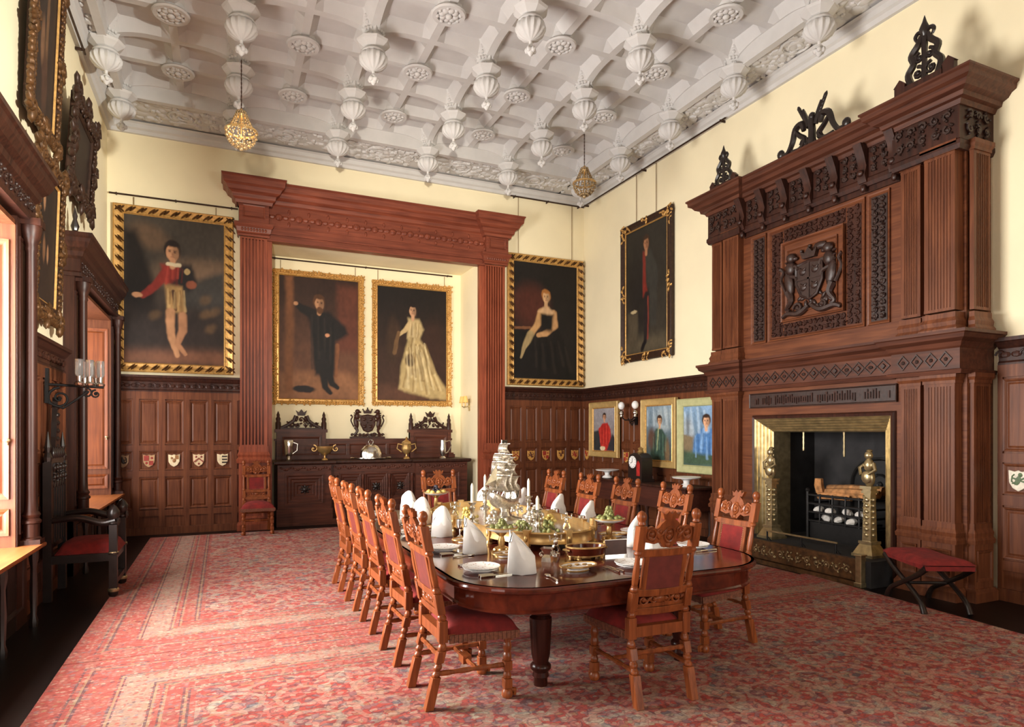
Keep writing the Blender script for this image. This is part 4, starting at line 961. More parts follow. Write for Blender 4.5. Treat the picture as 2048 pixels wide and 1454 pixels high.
# seated lady in black dress
p=P(1.53,120); p.bg((32,27,25),(30,25,24)); p.ell(.25,.62,.28,.18,(84,42,32),1); p.poly([(0,.42),(.25,.43),(.35,.3),(.6,.36),(.68,.44),(.9,.2),(.95,0),(0,0)],(24,20,20),.02)
p.seg([(.02,.425),(.25,.44)],.018,(130,84,56)); p.seg([(.42,.58),(.38,.48),(.28,.40)],[.05,.05,.04],(196,150,100)); p.seg([(.62,.58),(.64,.47),(.5,.4),(.38,.38)],[.05,.05,.04,.03],(200,152,104)); p.poly([(.42,.57),(.62,.57),(.6,.42),(.42,.42)],(26,22,22),.015)
p.seg([(.26,.38),(.22,.33),(.16,.26),(.12,.18)],[.05,.05,.03,.015],(170,146,104)); p.poly([(.37,.58),(.48,.63),(.54,.63),(.64,.58),(.52,.56)],(222,180,136),.01); p.folds(.3,.85,.36,.03,9,(14,12,12),(46,38,34),.03,.2,9); p.face(.5,.71,.062,(222,176,130),(170,110,56)); 
picture('painting of a seated lady in black dress beside the corner of the back wall',BW,5.24,7.0,2.62,5.3,.03,.15,'leaf',p,(5.5,6.75),HC+.02,seed=5)
# officer in grey coat
p=P(1.75,90); p.bg((50,46,40),(64,58,48)); p.ell(.3,.5,.3,.4,(42,38,34),1); p.poly([(0,0),(1,0),(1,.12),(0,.12)],(92,82,64),.04)
p.poly([(.42,.8),(.62,.8),(.78,.62),(.74,.2),(.6,.2),(.58,.5),(.42,.5)],(62,60,54),.015); p.poly([(.42,.8),(.48,.8),(.5,.55),(.56,.44),(.42,.44)],(140,50,40),.012); p.seg([(.52,.44),(.5,.24),(.48,.08)],[.07,.05,.04],(40,34,34)); p.seg([(.55,.43),(.55,.24),(.54,.1)],.018,(130,58,46)); p.seg([(.47,.08),(.4,.03)],.035,(24,20,20)); p.poly([(.05,.33),(.3,.33),(.3,.05),(.05,.05)],(84,74,58),.02); p.ell(.2,.34,.08,.015,(190,170,130)); p.face(.5,.855,.07,(200,140,100),(70,46,32))
picture('tall painting of a standing officer in grey coat above the right dado',RW,8.9,10.43,2.98,5.56,.03,.15,'panelgold',mirror(p),(9.4,10.0),HC+.02,seed=6)
# three modern portraits hung low on the right wall (left in the photo is the far end)
p=P(1.35,80); p.bg((150,146,150),(130,120,118)); p.poly([(.0,.45),(.3,.5),(.35,0),(0,0)],(46,48,50),.02); p.poly([(.25,.5),(.4,.64),(.65,.66),(.78,.5),(.85,.0),(.35,0)],(176,44,38),.012); p.seg([(.3,.5),(.42,.15),(.6,.06)],.07,(176,44,38)); p.poly([(.6,0),(1,0),(1,.3),(.85,.4)],(50,48,52),.02); p.ell(.42,.06,.12,.05,(214,196,160)); p.folds(.3,.75,.62,.1,7,(130,28,26),(206,78,64),.02,0,10); p.face(.5,.79,.075,(206,150,116),(64,46,36))
picture('small portrait of a man in a red jacket, nearest the corner',RW,10.43,11.48,1.17,2.27,.10,.13,'plain',mirror(p),seed=7)
p=P(1.35,80); p.bg((120,140,156),(60,74,74)); p.ell(.7,.75,.4,.2,(160,172,176),1); p.poly([(.15,.0),(.2,.4),(.38,.58),(.62,.58),(.8,.4),(.85,0)],(52,74,64),.015); p.seg([(.48,.58),(.42,.2)],.025,(150,160,120)); p.ell(.8,.15,.1,.25,(110,90,66),.8); p.ell(.2,.4,.14,.2,(84,62,52),1); p.folds(.25,.8,.55,.03,9,(30,44,40),(92,118,98),.02,0,11); p.folds(.0,1,.98,.6,9,(96,116,130),(176,190,200),.04,.1,12); p.face(.52,.72,.085,(206,158,120),(60,42,32))
picture('portrait of a man in a green jacket, between clock and blue portrait',RW,8.70,9.68,1.05,2.25,.10,.13,'plain',mirror(p),seed=8)
p=P(1.35,80); p.bg((128,158,190),(84,104,110)); p.ell(.12,.45,.16,.35,(120,104,80),.8); p.poly([(.25,.1),(.3,.45),(.45,.62),(.8,.62),(1,.3),(1,.05)],(78,122,176),.015); p.seg([(.55,.6),(.5,.3)],.04,(120,160,206)); p.poly([(0,0),(1,0),(1,.22),(.6,.2),(0,.25)],(64,84,66),.03); p.folds(.3,.95,.58,.1,9,(50,86,132),(132,168,208),.024,0,13); p.folds(.0,.6,.98,.5,7,(104,130,150),(186,206,222),.05,.1,14); p.face(.62,.74,.095,(216,166,130),(54,36,28))
picture('portrait of a person in a blue shirt in a pale green frame, touching the chimneypiece',RW,7.53,8.66,1.0,2.21,.10,.13,'green',mirror(p),seed=9)
# left wall pictures lean out at the top
def tilt(z0,k): return lambda u,d,z:LW(u,d+(z-z0)*k,z)
p=P(1.2,80); p.bg((50,40,34),(44,34,30)); p.seg([(.6,.95),(.58,.3)],.06,(120,88,60),.8,.7); p.ell(.4,.5,.1,.16,(110,80,58),.8); p.ell(.55,.25,.14,.2,(70,48,38),.8)
picture('large dark painting in rough gilt frame, uppermost at the left picture edge',tilt(4.5,.04),6.98,7.98,4.56,6.2,.06,.13,'rococo',p,seed=10)
p=P(1.2,80); p.bg((40,33,30),(44,34,30)); p.ell(.35,.8,.06,.08,(150,110,80),.7); p.ell(.6,.4,.05,.07,(150,110,80),.7); p.ell(.4,.42,.07,.1,(110,78,56),.8)
picture('dark painting in gilt scroll frame between the two window surrounds',tilt(2.8,.03),7.14,8.13,2.8,4.28,.05,.14,'rococo',p,seed=11)
p=P(1,60); p.bg((46,36,32),(40,30,27))
picture('dark painting in black carved frame high above the far window surround',tilt(4.4,.06),8.58,9.80,4.45,5.5,.07,.18,'dark',p,seed=12)
# picture rods
def rod(label,mp,u0,u1,d,z):
    t=thing('picture_rod',label,'picture rod',mp((u0+u1)/2,d,z),'picture rods')
    g=G(mp); g.tube([(u0,d,z),(u1,d,z)],.014,8); build(g,'bar','bronze',t)
    for k in range(3): u=lerp(u0+.1,u1-.1,k/2); g=G(mp); g.box(u-.008,u+.008,0,d+.016,z-.016,z+.018); build(g,'bracket','bronze',t)
rod('thin picture rod over the painting of the man in red coat',BW,-1.64,.24,.04,5.46)
rod('thin picture rod under the alcove ceiling',AW,.8,4.42,.04,4.95)
rod('dark picture rod under the cornice in the far right corner',BW,5.3,7.0,.09,HC-.02)
rod('dark picture rod under the cornice along the right wall',RW,7.6,11.85,.09,HC-.02)
rod('short dark picture rod under the cornice at the top left picture edge',LW,6.5,9.6,.09,HC-.04)

# ---------------------------------------------------------------- sconces and hanging lanterns
t=thing('wall_sconce','black scrolled iron bracket with glass lamps on the left wall','sconce',LW(7.8,.06,2.1))
g=G(LW); g.box(7.77,7.83,.05,.08,1.95,2.3); build(g,'back_plate','iron',t)
g=G(lambda d,u,z:LW(u,d,z))
g.tube([(.06,7.8,2.14),(.55,7.8,2.12)],.013,6)
scroll(g,.17,7.8,2.0,.11,PI/2,1.6,.014,1,6,24); scroll(g,.40,7.8,2.06,.05,PI/2,1.4,.01,-1,6,14); scroll(g,.48,7.8,2.05,.045,PI/2,1.4,.01,1,6,14)
g.tube([(.06,7.8,1.96),(.2,7.8,1.9),(.3,7.8,1.98),(.42,7.8,2.08)],.012,6)
build(g,'bracket','iron',t)
for (d,u) in ((.36,7.66),(.36,7.94),(.44,7.72),(.47,7.88),(.52,7.8)):
    g=G(LW); g.tube([(7.8,.4,2.13),(u,d,2.13)],.009,5); g.lathe([(.01,0),(.035,.01),(.04,.05),(.025,.06),(.028,.12),(.04,.13)],(d,0,0),8) if False else None
    g.lathe([(.012,0),(.04,.012),(.045,.03),(.022,.05),(.026,.10)],(u,d,2.12),10); cup=build(g,'lamp_cup','silver',t,40)
    g=G(LW); g.lathe([(.026,0),(.038,.03),(.036,.17)],(u,d,2.22),12,cap=False); build(g,'lamp_glass','glass',cup,40)
t=thing('wall_sconce','two-armed iron sconce with white globes between the red and green portraits','sconce',RW(9.95,.06,1.9))
g=G(RW); g.box(9.92,9.98,.05,.08,1.8,2.05); g.tube([(9.95,.08,1.9),(9.95,.2,1.84),(9.95,.24,1.92)],.012,6); g.tube([(9.73,.24,1.95),(9.85,.24,1.89),(10.05,.24,1.89),(10.17,.24,1.95)],.012,6); scroll(g,9.95,.16,1.82,.06,0,1.3,.01); build(g,'bracket','iron',t)
for u in (9.73,10.17):
    g=G(RW); g.lathe([(.02,0),(.06,.01),(.03,.03),(.02,.06)],(u,.24,1.94),10); g.ell((u,.24,2.02),(.05,.05,.05),0,10,8); c=build(g,'lamp_base','silver',t,40)
    g=G(RW); g.ell((u,.24,2.16),(.065,.065,.075),0,12,8); build(g,'globe','china',c,60)
t=thing('wall_sconce','small brass sconce with cream shades on the right side wall of the alcove','sconce',(AX1,12.4,2.2))
g=G(lambda d,u,z:(AX1-d,u,z)); g.box(0,.02,12.37,12.43,2.1,2.35); g.tube([(.02,12.4,2.2),(.12,12.4,2.17),(.13,12.3,2.2)],.01,5); g.tube([(.12,12.4,2.17),(.13,12.5,2.2)],.01,5); build(g,'bracket','brass',t)
for u in (12.3,12.5): g=G(lambda d,u_,z:(AX1-d,u_,z)); g.lathe([(.06,0),(.035,.13)],(.13,u,2.27),10); g.tube([(.13,u,2.2),(.13,u,2.28)],.01,6); build(g,'shade','shade',t,40)
def lantern(x,y,ztop,zb,h,r,label,watts):
    if watts: point('chandelier_lamp',(x,y,zb+.17),watts,(1,.74,.45),.1)
    t=thing('chandelier',label,'chandelier',(x,y,zb),'small hanging chandeliers')
    g=G(); n=int((ztop-zb-h)/.05)
    for k in range(n): z=zb+h+.05*k+.02; g.ell((x,y,z),(.009,.009,.03),0,5,4)
    build(g,'chain','bronze',t,60)
    g=G(); g.lathe([(.05,0),(.06,.03),(.03,.06),(.015,.1)],(x,y,zb+h-.08),10); g.tube([(x,y,zb+h),(x,y,zb+.1)],.008,5)
    g.tube([(x+r*math.cos(2*PI*i/20),y+r*math.sin(2*PI*i/20),zb+h*.45) for i in range(20)],.016,6,True); build(g,'crown_ring','ormolu',t,40)
    g=G()
    for i in range(14):
        a=2*PI*i/14
        for k in range(8): s=k/7; rr=lerp(r,.05,s**.7); g.ell((x+rr*math.cos(a),y+rr*math.sin(a),lerp(zb+h*.45,zb+h*.95,s)),(.012,.012,.018),0,5,4)
        for k in range(6): s=k/5; rr=r*math.cos(s*PI/2*.95); g.ell((x+rr*math.cos(a),y+rr*math.sin(a),zb+h*.43-h*.4*math.sin(s*PI/2)),(.017,.017,.022),0,5,4)
    g.ell((x,y,zb),(.03,.03,.035),0,8,6); build(g,'crystal_drops','crystal',t,60)
lantern(PXS[1],PYS[2],6.06,4.98,.44,.17,'crystal basket chandelier on long chain at the left, near the far wall',6)
lantern(PXS[4],PYS[2],6.06,5.12,.42,.16,'crystal basket chandelier hanging in front of the far right corner',0)

# ---------------------------------------------------------------- throne armchair against the left wall
t=thing('throne_armchair','black carved armchair with tall pinnacled back and red cushion at left wall','armchair',(-1.25,7.85,.012))
T0=lambda x,y,z:(-1.6+y,7.85+x,z+.012)    # x along the wall, y out from it
for (x,y) in ((-.31,.60),(.31,.60)):
    g=G(T0); g.box(x-.035,x+.035,y-.035,y+.035,.06,.72); g.lathe([(.03,0),(.045,.02),(.045,.05),(.03,.065)],(x,y,0),10); g.lathe([(.05,0),(.05,.02)],(x,y,.42),10); g.lathe([(.035,.72),(.05,.73),(.05,.75),(.03,.76),(.055,.80),(.06,.85),(.03,.90),(.005,.92)],(x,y,0),10); build(g,'leg','blackoak',t,40)
    g=G(T0); g.lathe([(.043,0),(.052,.01),(.052,.03),(.043,.04)],(x,y,.045),10); g.lathe([(.044,0),(.05,.01),(.044,.02)],(x,y,.43),10); build(g,'leg_cap','brass',t,40)
for x in (-.31,.31):
    g=G(T0); g.box(x-.035,x+.035,.02,.09,0,1.35); g.lathe([(.03,0),(.04,.05),(.02,.1),(.03,.15),(.003,.3)],(x,.055,1.35),8); build(g,'leg','blackoak',t)
    g=G(T0); g.ctube([(x,.06,.78),(x,.3,.80),(x,.5,.74),(x,.62,.76)],[.03,.035,.035,.045],8); scroll(g,x,.64,.74,.05,0,1.2,.015); build(g,'armrest','blackoak',t,50)
g=G(T0); g.box(-.33,.33,.05,.62,.36,.44); g.box(-.3,.3,.58,.63,.12,.17); build(g,'seat_frame','blackoak',t)
g=G(T0); g.grid(14,12,lambda a,b:(lerp(-.29,.29,a),lerp(.1,.64,b),.44+.13*(max(0,1-abs(2*a-1)**4)*max(0,1-abs(2*b-1)**4))**.5)); build(g,'cushion','velvet',t,60)
g=G(T0); g.box(-.28,.28,.03,.07,.5,1.35); g.prism([(-.34,1.3),(.34,1.3),(.34,1.36),(.15,1.42),(.07,1.6),(.05,1.75),(0,2.0),(-.05,1.75),(-.07,1.6),(-.15,1.42),(-.34,1.36)],.03,.075); build(g,'backrest','blackoak',t)
g=G(T0)
for k in range(5): x=-.22+.11*k; g.box(x-.012,x+.012,.07,.085,.55,1.1); g.tube([(x-.05,.075,1.1),(x,.075,1.18),(x+.05,.075,1.1)],.012,5)
carve(g,-.3,.3,1.16,1.34,.085,.12,.025,70)
for k in range(6): leaf(g,-.2+.08*k,.075,1.38,.12,.05,PI/2,.025); g.ell((0,.06,1.5+.08*k),(.06-.006*k,.04,.03))
build(g,'tracery','blackoak',t,50)

# ---------------------------------------------------------------- sideboard in the alcove
sb=thing('sideboard','massive carved dark oak sideboard with pedimented back in the alcove','sideboard',(2.65,12.4,0))
g=G(BW); F=-.05   # front plane just behind the wall line
for (a,b,d) in ((.88,1.80,F),(1.80,3.38,F-.12),(3.38,4.42,F)): g.box(a,b,-.93,d,.0,1.10)
g.box(.86,4.44,-.93,F+.02,.0,.10); g.box(.86,1.82,F-.2,F+.03,.1,.30); g.box(3.36,4.44,F-.2,F+.03,.1,.30)
build(g,'carcase','sideoak',sb)
g=G(BW); pl=[(.86,-.93),(.86,F+.02),(1.83,F+.02),(1.83,F-.08),(3.35,F-.08),(3.35,F+.02),(4.44,F+.02),(4.44,-.93)]
g.sweep(pl,[(0,1.08),(.03,1.09),(.045,1.11),(.045,1.14),(.03,1.15),(0,1.15)]); g.box(.86,4.44,-.93,F-.08,1.1,1.15); g.box(.86,1.83,F-.1,F+.02,1.1,1.15); g.box(3.35,4.44,F-.1,F+.02,1.1,1.15)
build(g,'top','oakdark',sb)
for (a,b,d,nm) in ((1.0,1.68,F,'door'),(1.96,2.36,F-.12,'door'),(2.42,2.86,F-.12,'door'),(2.92,3.28,F-.12,'door'),(3.52,4.28,F,'door')):
    g=G(BW); z0,z1=.36,.93
    g.box(a,b,d,d+.015,z0,z1); w=(b-a)
    for k in range(4): i=.035+.055*k; rail_panel(g,a+i*w/.68,b-i*w/.68,z0+i,z1-i,d+.015,.022,.018)
    dr=build(g,nm,'sideoak',sb)
    g=G(BW); cu,cz=(a+b)/2,(z0+z1)/2; g.ell((cu,d+.02,cz),(.05,.03,.05),0,8,5)
    for k in range(8): leaf(g,cu,d+.02,cz,.10,.04,k*PI/4,.014)
    build(g,'rosette','blackoak',dr,50)
g=G(BW)
for (a,b,d) in ((.92,1.78,F),(1.86,3.32,F-.12),(3.42,4.38,F)):
    g.box(a,b,d,d+.012,.97,1.06); n=int((b-a)/.09)
    for k in range(n): u=a+(b-a)*(k+.5)/n; leaf(g,u,d+.014,1.015,.06,.04,.5 if k%2 else -.5,.012); leaf(g,u,d+.014,1.015,.06,.04,PI+.5 if k%2 else PI-.5,.012)
build(g,'carved_frieze','sideoak',sb,50)
for u in (1.90,2.39,2.89,3.33): g=G(BW); g.lathe([(.03,0),(.035,.03),(.02,.06),(.028,.2),(.02,.42),(.035,.46),(.035,.52)],(u,F-.10,.36),8); build(g,'colonnette','sideoak',sb,50)
g=G(BW); bk=-.93
g.box(.90,4.36,bk,bk+.05,1.15,1.50); g.box(.88,4.38,bk,bk+.08,1.50,1.54)
for (a,b) in ((.92,1.81),(3.47,4.34)): g.box(a,b,bk,bk+.10,1.15,1.66); g.box(a-.03,b+.03,bk,bk+.13,1.66,1.72); rail_panel(g,a+.1,b-.1,1.22,1.58,bk+.1,.04,.02); g.box(a,a+.07,bk,bk+.13,1.15,1.66); g.box(b-.07,b,bk,bk+.13,1.15,1.66)
for k in range(4): rail_panel(g,1.88+.39*k,2.22+.39*k,1.22,1.44,bk+.05,.03,.02)
build(g,'back_panel','sideoak',sb)
for (a,b) in ((.92,1.81),(3.47,4.34)):
    c=(a+b)/2; g=G(BW); d=bk+.07
    for u in (a+.03,b-.03): g.lathe([(.05,0),(.05,.12),(.035,.15),(.045,.20),(.025,.24),(.03,.27),(.004,.34)],(u,d,1.72),8)
    for sg in (-1,1):
        g.tube([(c+sg*.38,d,1.74),(c+sg*.25,d,1.80),(c+sg*.14,d,1.88),(c+sg*.10,d,1.98)],[.025,.03,.03,.03],6)
        for k in range(3): scroll(g,c+sg*(.08+.1*k),d,1.80-.018*k,.05-.008*k,0,1.2,.014,sg,5,10)
        leaf(g,c+sg*.1,d,1.86,.12,.05,PI/2+sg*.3,.02)
    g.box(c-.38,c+.38,d-.03,d+.03,1.72,1.75); scroll(g,c,d,1.9,.05,0,1.2,.014); R=random.Random(int(c*10))
    for k in range(26):
        q=R.uniform(-1,1); leaf(g,c+.3*q,d,1.75+R.uniform(0,.05+.20*(1-abs(q))**1.3),.07,.035,R.uniform(0,3.1),.02)
    g.prism([(c-.06,1.98),(c+.06,1.98),(c+.1,2.08),(c+.045,2.04),(c,2.10),(c-.045,2.04),(c-.1,2.08)],d-.03,d+.03)
    build(g,'pediment','oakdark',sb,50)
g=G(BW); c=2.62; d=bk+.06; g.box(c-.34,c+.34,d-.05,d+.04,1.54,1.58); arms(g,c,1.87,d-.03,.33,.07)
for k in range(9): scroll(g,c-.3+.075*k,d,1.61,.035,0,1.2,.012,1,5,9)
build(g,'arms_crest','oakdark',sb,50)
# plate on the sideboard
def onto(z): return z
t=thing('tankard','tall silver tankard at the left end of the sideboard','tankard',(1.10,12.35,1.15),'silver on the sideboard')
g=G(); c=(1.10,12.35,1.15); g.lathe([(.07,0),(.075,.01),(.03,.03),(.025,.06),(.05,.08),(.065,.12),(.07,.25),(.085,.36),(.08,.37),(.06,.33)],c,16); build(g,'body','silver',t,40)
g=G(); g.tube([(1.17,12.35,1.48),(1.25,12.35,1.45),(1.24,12.35,1.33),(1.16,12.35,1.27)],.012,6); build(g,'handle','silver',t,50)
t=thing('two_handled_cup','wide gold two-handled cup on slim foot, left of the domed dish','cup',(1.73,12.33,1.15),'silver on the sideboard')
g=G(); c=(1.73,12.33,1.15); g.lathe([(.06,0),(.055,.015),(.02,.04),(.02,.08),(.05,.10),(.12,.16),(.15,.22),(.155,.25),(.14,.25),(.10,.18)],c,16); build(g,'bowl','ormolu',t,40)
for s in (-1,1): g=G(); scroll(g,1.73+s*.20,12.33,1.36,.07,PI/2,1.1,.014,s,6,14); build(g,'handle','ormolu',t,50)
t=thing('covered_dish','domed silver covered dish in the middle of the sideboard','dish',(2.58,12.3,1.15),'silver on the sideboard')
g=G(); c=(2.58,12.3,1.15); g.lathe([(.24,.0),(.30,.02),(.30,.035),(.22,.03)],c,24,sy=.75)
for s in (-1,1): g.ell((2.58+s*.34,12.3,1.18),(.06,.04,.015))
for s in (-1,1): g.ell((2.58+s*.16,12.18,1.16),(.02,.02,.02))
build(g,'tray','silver',t,40)
g=G(); g.lathe([(.20,0,1),(.205,.06,1),(.185,.15,1),(.12,.22,.6),(.03,.255)],(2.58,12.3,1.185),36,flute=.03,fn=12,sy=.75); build(g,'dome','silver',t,40)
g=G(); g.tube([(2.58+.045*math.cos(2*PI*k/12),12.3,1.475+.045*math.sin(2*PI*k/12)) for k in range(12)],.012,6,True); build(g,'ring_handle','silver',t,50)
t=thing('trophy_cup','gold lidded trophy cup right of the domed dish','trophy',(3.28,12.33,1.15),'silver on the sideboard')
g=G(); c=(3.28,12.33,1.15); g.lathe([(.065,0),(.06,.02),(.02,.05),(.02,.08),(.07,.12),(.10,.20),(.085,.26),(.10,.29)],c,16); build(g,'bowl','ormolu',t,40)
g=G(); g.lathe([(.10,.29),(.085,.33),(.03,.36),(.015,.38),(.025,.40),(.003,.43)],c,14); build(g,'lid','ormolu',t,40)
for s in (-1,1): g=G(); g.tube([(3.28+s*.08,12.33,1.42),(3.28+s*.17,12.33,1.44),(3.28+s*.19,12.33,1.35),(3.28+s*.10,12.33,1.28)],.013,6); build(g,'handle','ormolu',t,50)
t=thing('claret_jug','slim silver jug with curved handle near the right end of the sideboard','jug',(4.02,12.33,1.15),'silver on the sideboard')
g=G(); c=(4.02,12.33,1.15); g.lathe([(.07,0),(.06,.015),(.035,.04),(.055,.10),(.065,.18),(.05,.28),(.055,.36),(.045,.36)],c,14); build(g,'body','silver',t,40)
g=G(); g.tube([(4.07,12.33,1.47),(4.17,12.33,1.50),(4.20,12.33,1.40),(4.13,12.33,1.27),(4.08,12.33,1.24)],.012,6); build(g,'handle','silver',t,50)
g=G(); g.box(4.2,4.34,12.5,12.62,1.15,1.22); g.box(4.22,4.32,12.52,12.6,1.22,1.25); tag(build(g,'wooden_box','sideoak',bev=.006),'small dark wooden box at the right end of the sideboard','box')
# ---------------------------------------------------------------- serving table along the right wall
st=thing('serving_table','long dark serving table with deep plain front along the right wall','serving table',(6.7,9.2,0))
g=G(RW); g.box(7.72,10.75,.12,.75,.78,.82); build(g,'table_top','oakdark',st,bev=.008)
g=G(RW); g.box(7.78,10.69,.13,.70,.45,.78); build(g,'apron','apron',st)
for u in (7.83,8.8,9.7,10.64):
    for d in (.18,.66): g=G(RW); g.lathe([(.035,0),(.04,.06),(.025,.1),(.035,.25),(.025,.38),(.04,.44),(.04,.46)],(u,d,0),8); build(g,'leg','oakdark',st,40)
def cakestand(u,label):
    t=thing('cake_stand',label,'cake stand',RW(u,.5,.82),'white cake stands on the serving table')
    g=G(RW); g.lathe([(.10,0),(.09,.02),(.045,.05),(.05,.09),(.09,.115)],(u,.5,.82),16); build(g,'foot','china',t,40)
    g=G(RW); g.lathe([(.09,.115),(.21,.13),(.225,.15),(.21,.145),(.02,.135)],(u,.5,.82),24); build(g,'plate','china',t,40)
cakestand(10.25,'white cake stand on the serving table below the red-coated portrait'); cakestand(8.0,'white cake stand on the serving table below the blue portrait')
t=thing('mantel_clock','black arched clock with white dial and red panel on the serving table','clock',RW(9.2,.5,.82))
g=G(RW); g.prism([(9.0,.82),(9.4,.82),(9.4,1.18)]+[(9.2+.2*math.cos(PI*k/8),1.18+.13*math.sin(PI*k/8)) for k in range(1,8)]+[(9.0,1.18)],.4,.62); g.box(8.97,9.43,.38,.64,.82,.87)
build(g,'case','blackoak',t)
CF=lambda a,b_,z:(RW(9.0,.51,0)[0]+a,RW(9.0,.51,0)[1]+b_,z)
g=G(RW); g.lathe([(.115,0),(.115,.012)],(0,0,0),24) if False else g.prism([(9.26+.105*math.cos(2*PI*k/24),1.15+.105*math.sin(2*PI*k/24)) for k in range(24)],.62,.628); dl=build(g,'dial','china',t)
g=G(RW)
for k in range(12): a=k*PI/6; g.tube([(9.26+.08*math.cos(a),.63,1.15+.08*math.sin(a)),(9.26+.095*math.cos(a),.63,1.15+.095*math.sin(a))],.004,4)
build(g,'hour_marks','iron',dl); g=G(RW)
g.tube([(9.26,.632,1.15),(9.26,.632,1.22)],.004,4); g.tube([(9.26,.632,1.15),(9.31,.632,1.13)],.005,4); build(g,'hands','iron',dl)
g=G(RW); g.box(9.05,9.14,.615,.628,.92,1.13); g.prism([(9.05,1.13),(9.14,1.13),(9.095,1.18)],.615,.628); build(g,'side_panel','red_glaze',t,label='red painted panel beside the dial')
g=G(RW); g.lathe([(.05,0),(.06,.02),(.04,.05),(.05,.08),(.005,.11)],(9.2,.5,1.305),10); build(g,'finial','ormolu',t,40)
# ---------------------------------------------------------------- dining chairs
def yb(z): 
    P_=[(0,-.30),(.36,-.215),(.5,-.21),(.9,-.29),(1.2,-.355)]
    for (a,p),(b,q) in zip(P_[:-1],P_[1:]):
        if z<=b: return lerp(p,q,(z-a)/(b-a))
    return P_[-1][1]
def sq(g,x,y0,z0,y1,z1,r): 
    g.add([(x+sx*r,y+sy*r,z) for y,z in ((y0,z0),(y1,z1)) for sx,sy in ((-1,-1),(1,-1),(1,1),(-1,1))],[(3,2,1,0),(4,5,6,7),(0,1,5,4),(1,2,6,5),(2,3,7,6),(3,0,4,7)])
def turned(g,x,fy,z0,z1,r,k=2):
    prof=[]; n=6*k
    for i in range(n+1):
        t=i/n; prof.append((fy(lerp(z0,z1,t)),lerp(z0,z1,t),r*(.72+.33*abs(math.sin(PI*t*k+.5)))))
    vs=[];m=8
    for (y,z,rr) in prof:
        for i in range(m): a=2*PI*i/m; vs.append((x+rr*math.cos(a),y+rr*math.sin(a),z))
    g.add(vs,[(k_*m+i,k_*m+(i+1)%m,(k_+1)*m+(i+1)%m,(k_+1)*m+i) for k_ in range(n) for i in range(m)]+[tuple(range(m))[::-1],tuple(n*m+i for i in range(m))])
CX=.195
chair=thing('dining_chair','','dining chair',(0,0,0),'carved oak dining chairs')
for sx in (-CX,CX):
    g=G()
    sq(g,sx,yb(0),0,yb(.19),.19,.026); turned(g,sx,yb,.19,.27,.026,2); sq(g,sx,yb(.27),.27,yb(.34),.34,.025); turned(g,sx,yb,.34,.39,.026,1); sq(g,sx,yb(.39),.39,yb(.52),.52,.027)
    build(g,'leg','chairwood',chair,40,bev=.003)
for sx in (-.215,.215):
    g=G(); f=lambda z:.20
    g.lathe([(.03,0),(.038,.02),(.03,.05),(.02,.06)],(sx,.2,0),10); sq(g,sx,.2,.06,.2,.12,.026); turned(g,sx,f,.12,.17,.026,1); sq(g,sx,.2,.17,.2,.23,.026); turned(g,sx,f,.23,.36,.028,2); sq(g,sx,.2,.36,.2,.43,.028)
    g.tube([(sx,.21,.05),(sx,.25,.04),(sx,.245,.01)],.018,6)
    build(g,'leg','chairwood',chair,40,bev=.003)
for sx in (-CX,CX):
    g=G()
    turned(g,sx,yb,.52,.56,.028,1); sq(g,sx,yb(.56),.56,yb(.68),.68,.025); turned(g,sx,yb,.68,.72,.027,1)
    turned(g,sx,yb,.72,.91,.021,1); turned(g,sx,yb,.91,.94,.026,1); sq(g,sx,yb(.94),.94,yb(1.09),1.09,.026)
    g.lathe([(.015,0),(.026,.01),(.02,.025),(.028,.04),(.030,.06),(.022,.08),(.004,.09)],(sx,yb(1.1),1.09),9)
    build(g,'back_post','chairwood',chair,40,bev=.003)
S=lambda x,y,z:(x,yb(z)+y,z)
g=G(S)
def arc(z0,z1,y0,y1,h=.018,w=CX):  # slightly dipped rail
    n=8; lo=[(lerp(-w,w,k/n),z0-h*(1-(2*k/n-1)**2)) for k in range(n+1)]; hi=[(lerp(-w,w,k/n),z1-h*(1-(2*k/n-1)**2)) for k in range(n+1)][::-1]
    g.prism(lo+hi,y0,y1)
arc(.90,.945,-.018,.018,.006); arc(.655,.70,-.018,.018,.012); arc(.535,.58,-.016,.016,.008)
for sx in (-1,1): g.box(sx*.135-.016,sx*.135+.016,-.015,.017,.69,.90)
build(g,'back_frame','chairwood',chair,bev=.003)
g=G(S); g.box(-.12,.12,-.005,.012,.69,.90); build(g,'backrest','velvet',chair)
g=G(S); g.box(-.12,.12,-.012,-.006,.69,.90); build(g,'back_cover','leather',chair,label='maroon leather on the outer side of the back')
g=G(S)
for k in range(18):
    for z in (.70,.895): g.ell((-.115+.0135*k,.013,z),(.004,.004,.004),0,5,4)
for k in range(14):
    for x in (-.117,.117): g.ell((x,.013,.705+.014*k),(.004,.004,.004),0,5,4)
build(g,'brass_nails','brass',chair)
g=G(S)   # carved crest
top=[(-.17,1.03),(-.16,1.07),(-.12,1.085),(-.09,1.06),(-.06,1.10),(-.02,1.13),(.02,1.13),(.06,1.10),(.09,1.06),(.12,1.085),(.16,1.07),(.17,1.03)]
bot=[(.17,.99),(.10,.975),(.06,.985),(.03,.95),(-.03,.95),(-.06,.985),(-.10,.975),(-.17,.99)]
g.prism(top+bot,-.013,.013)
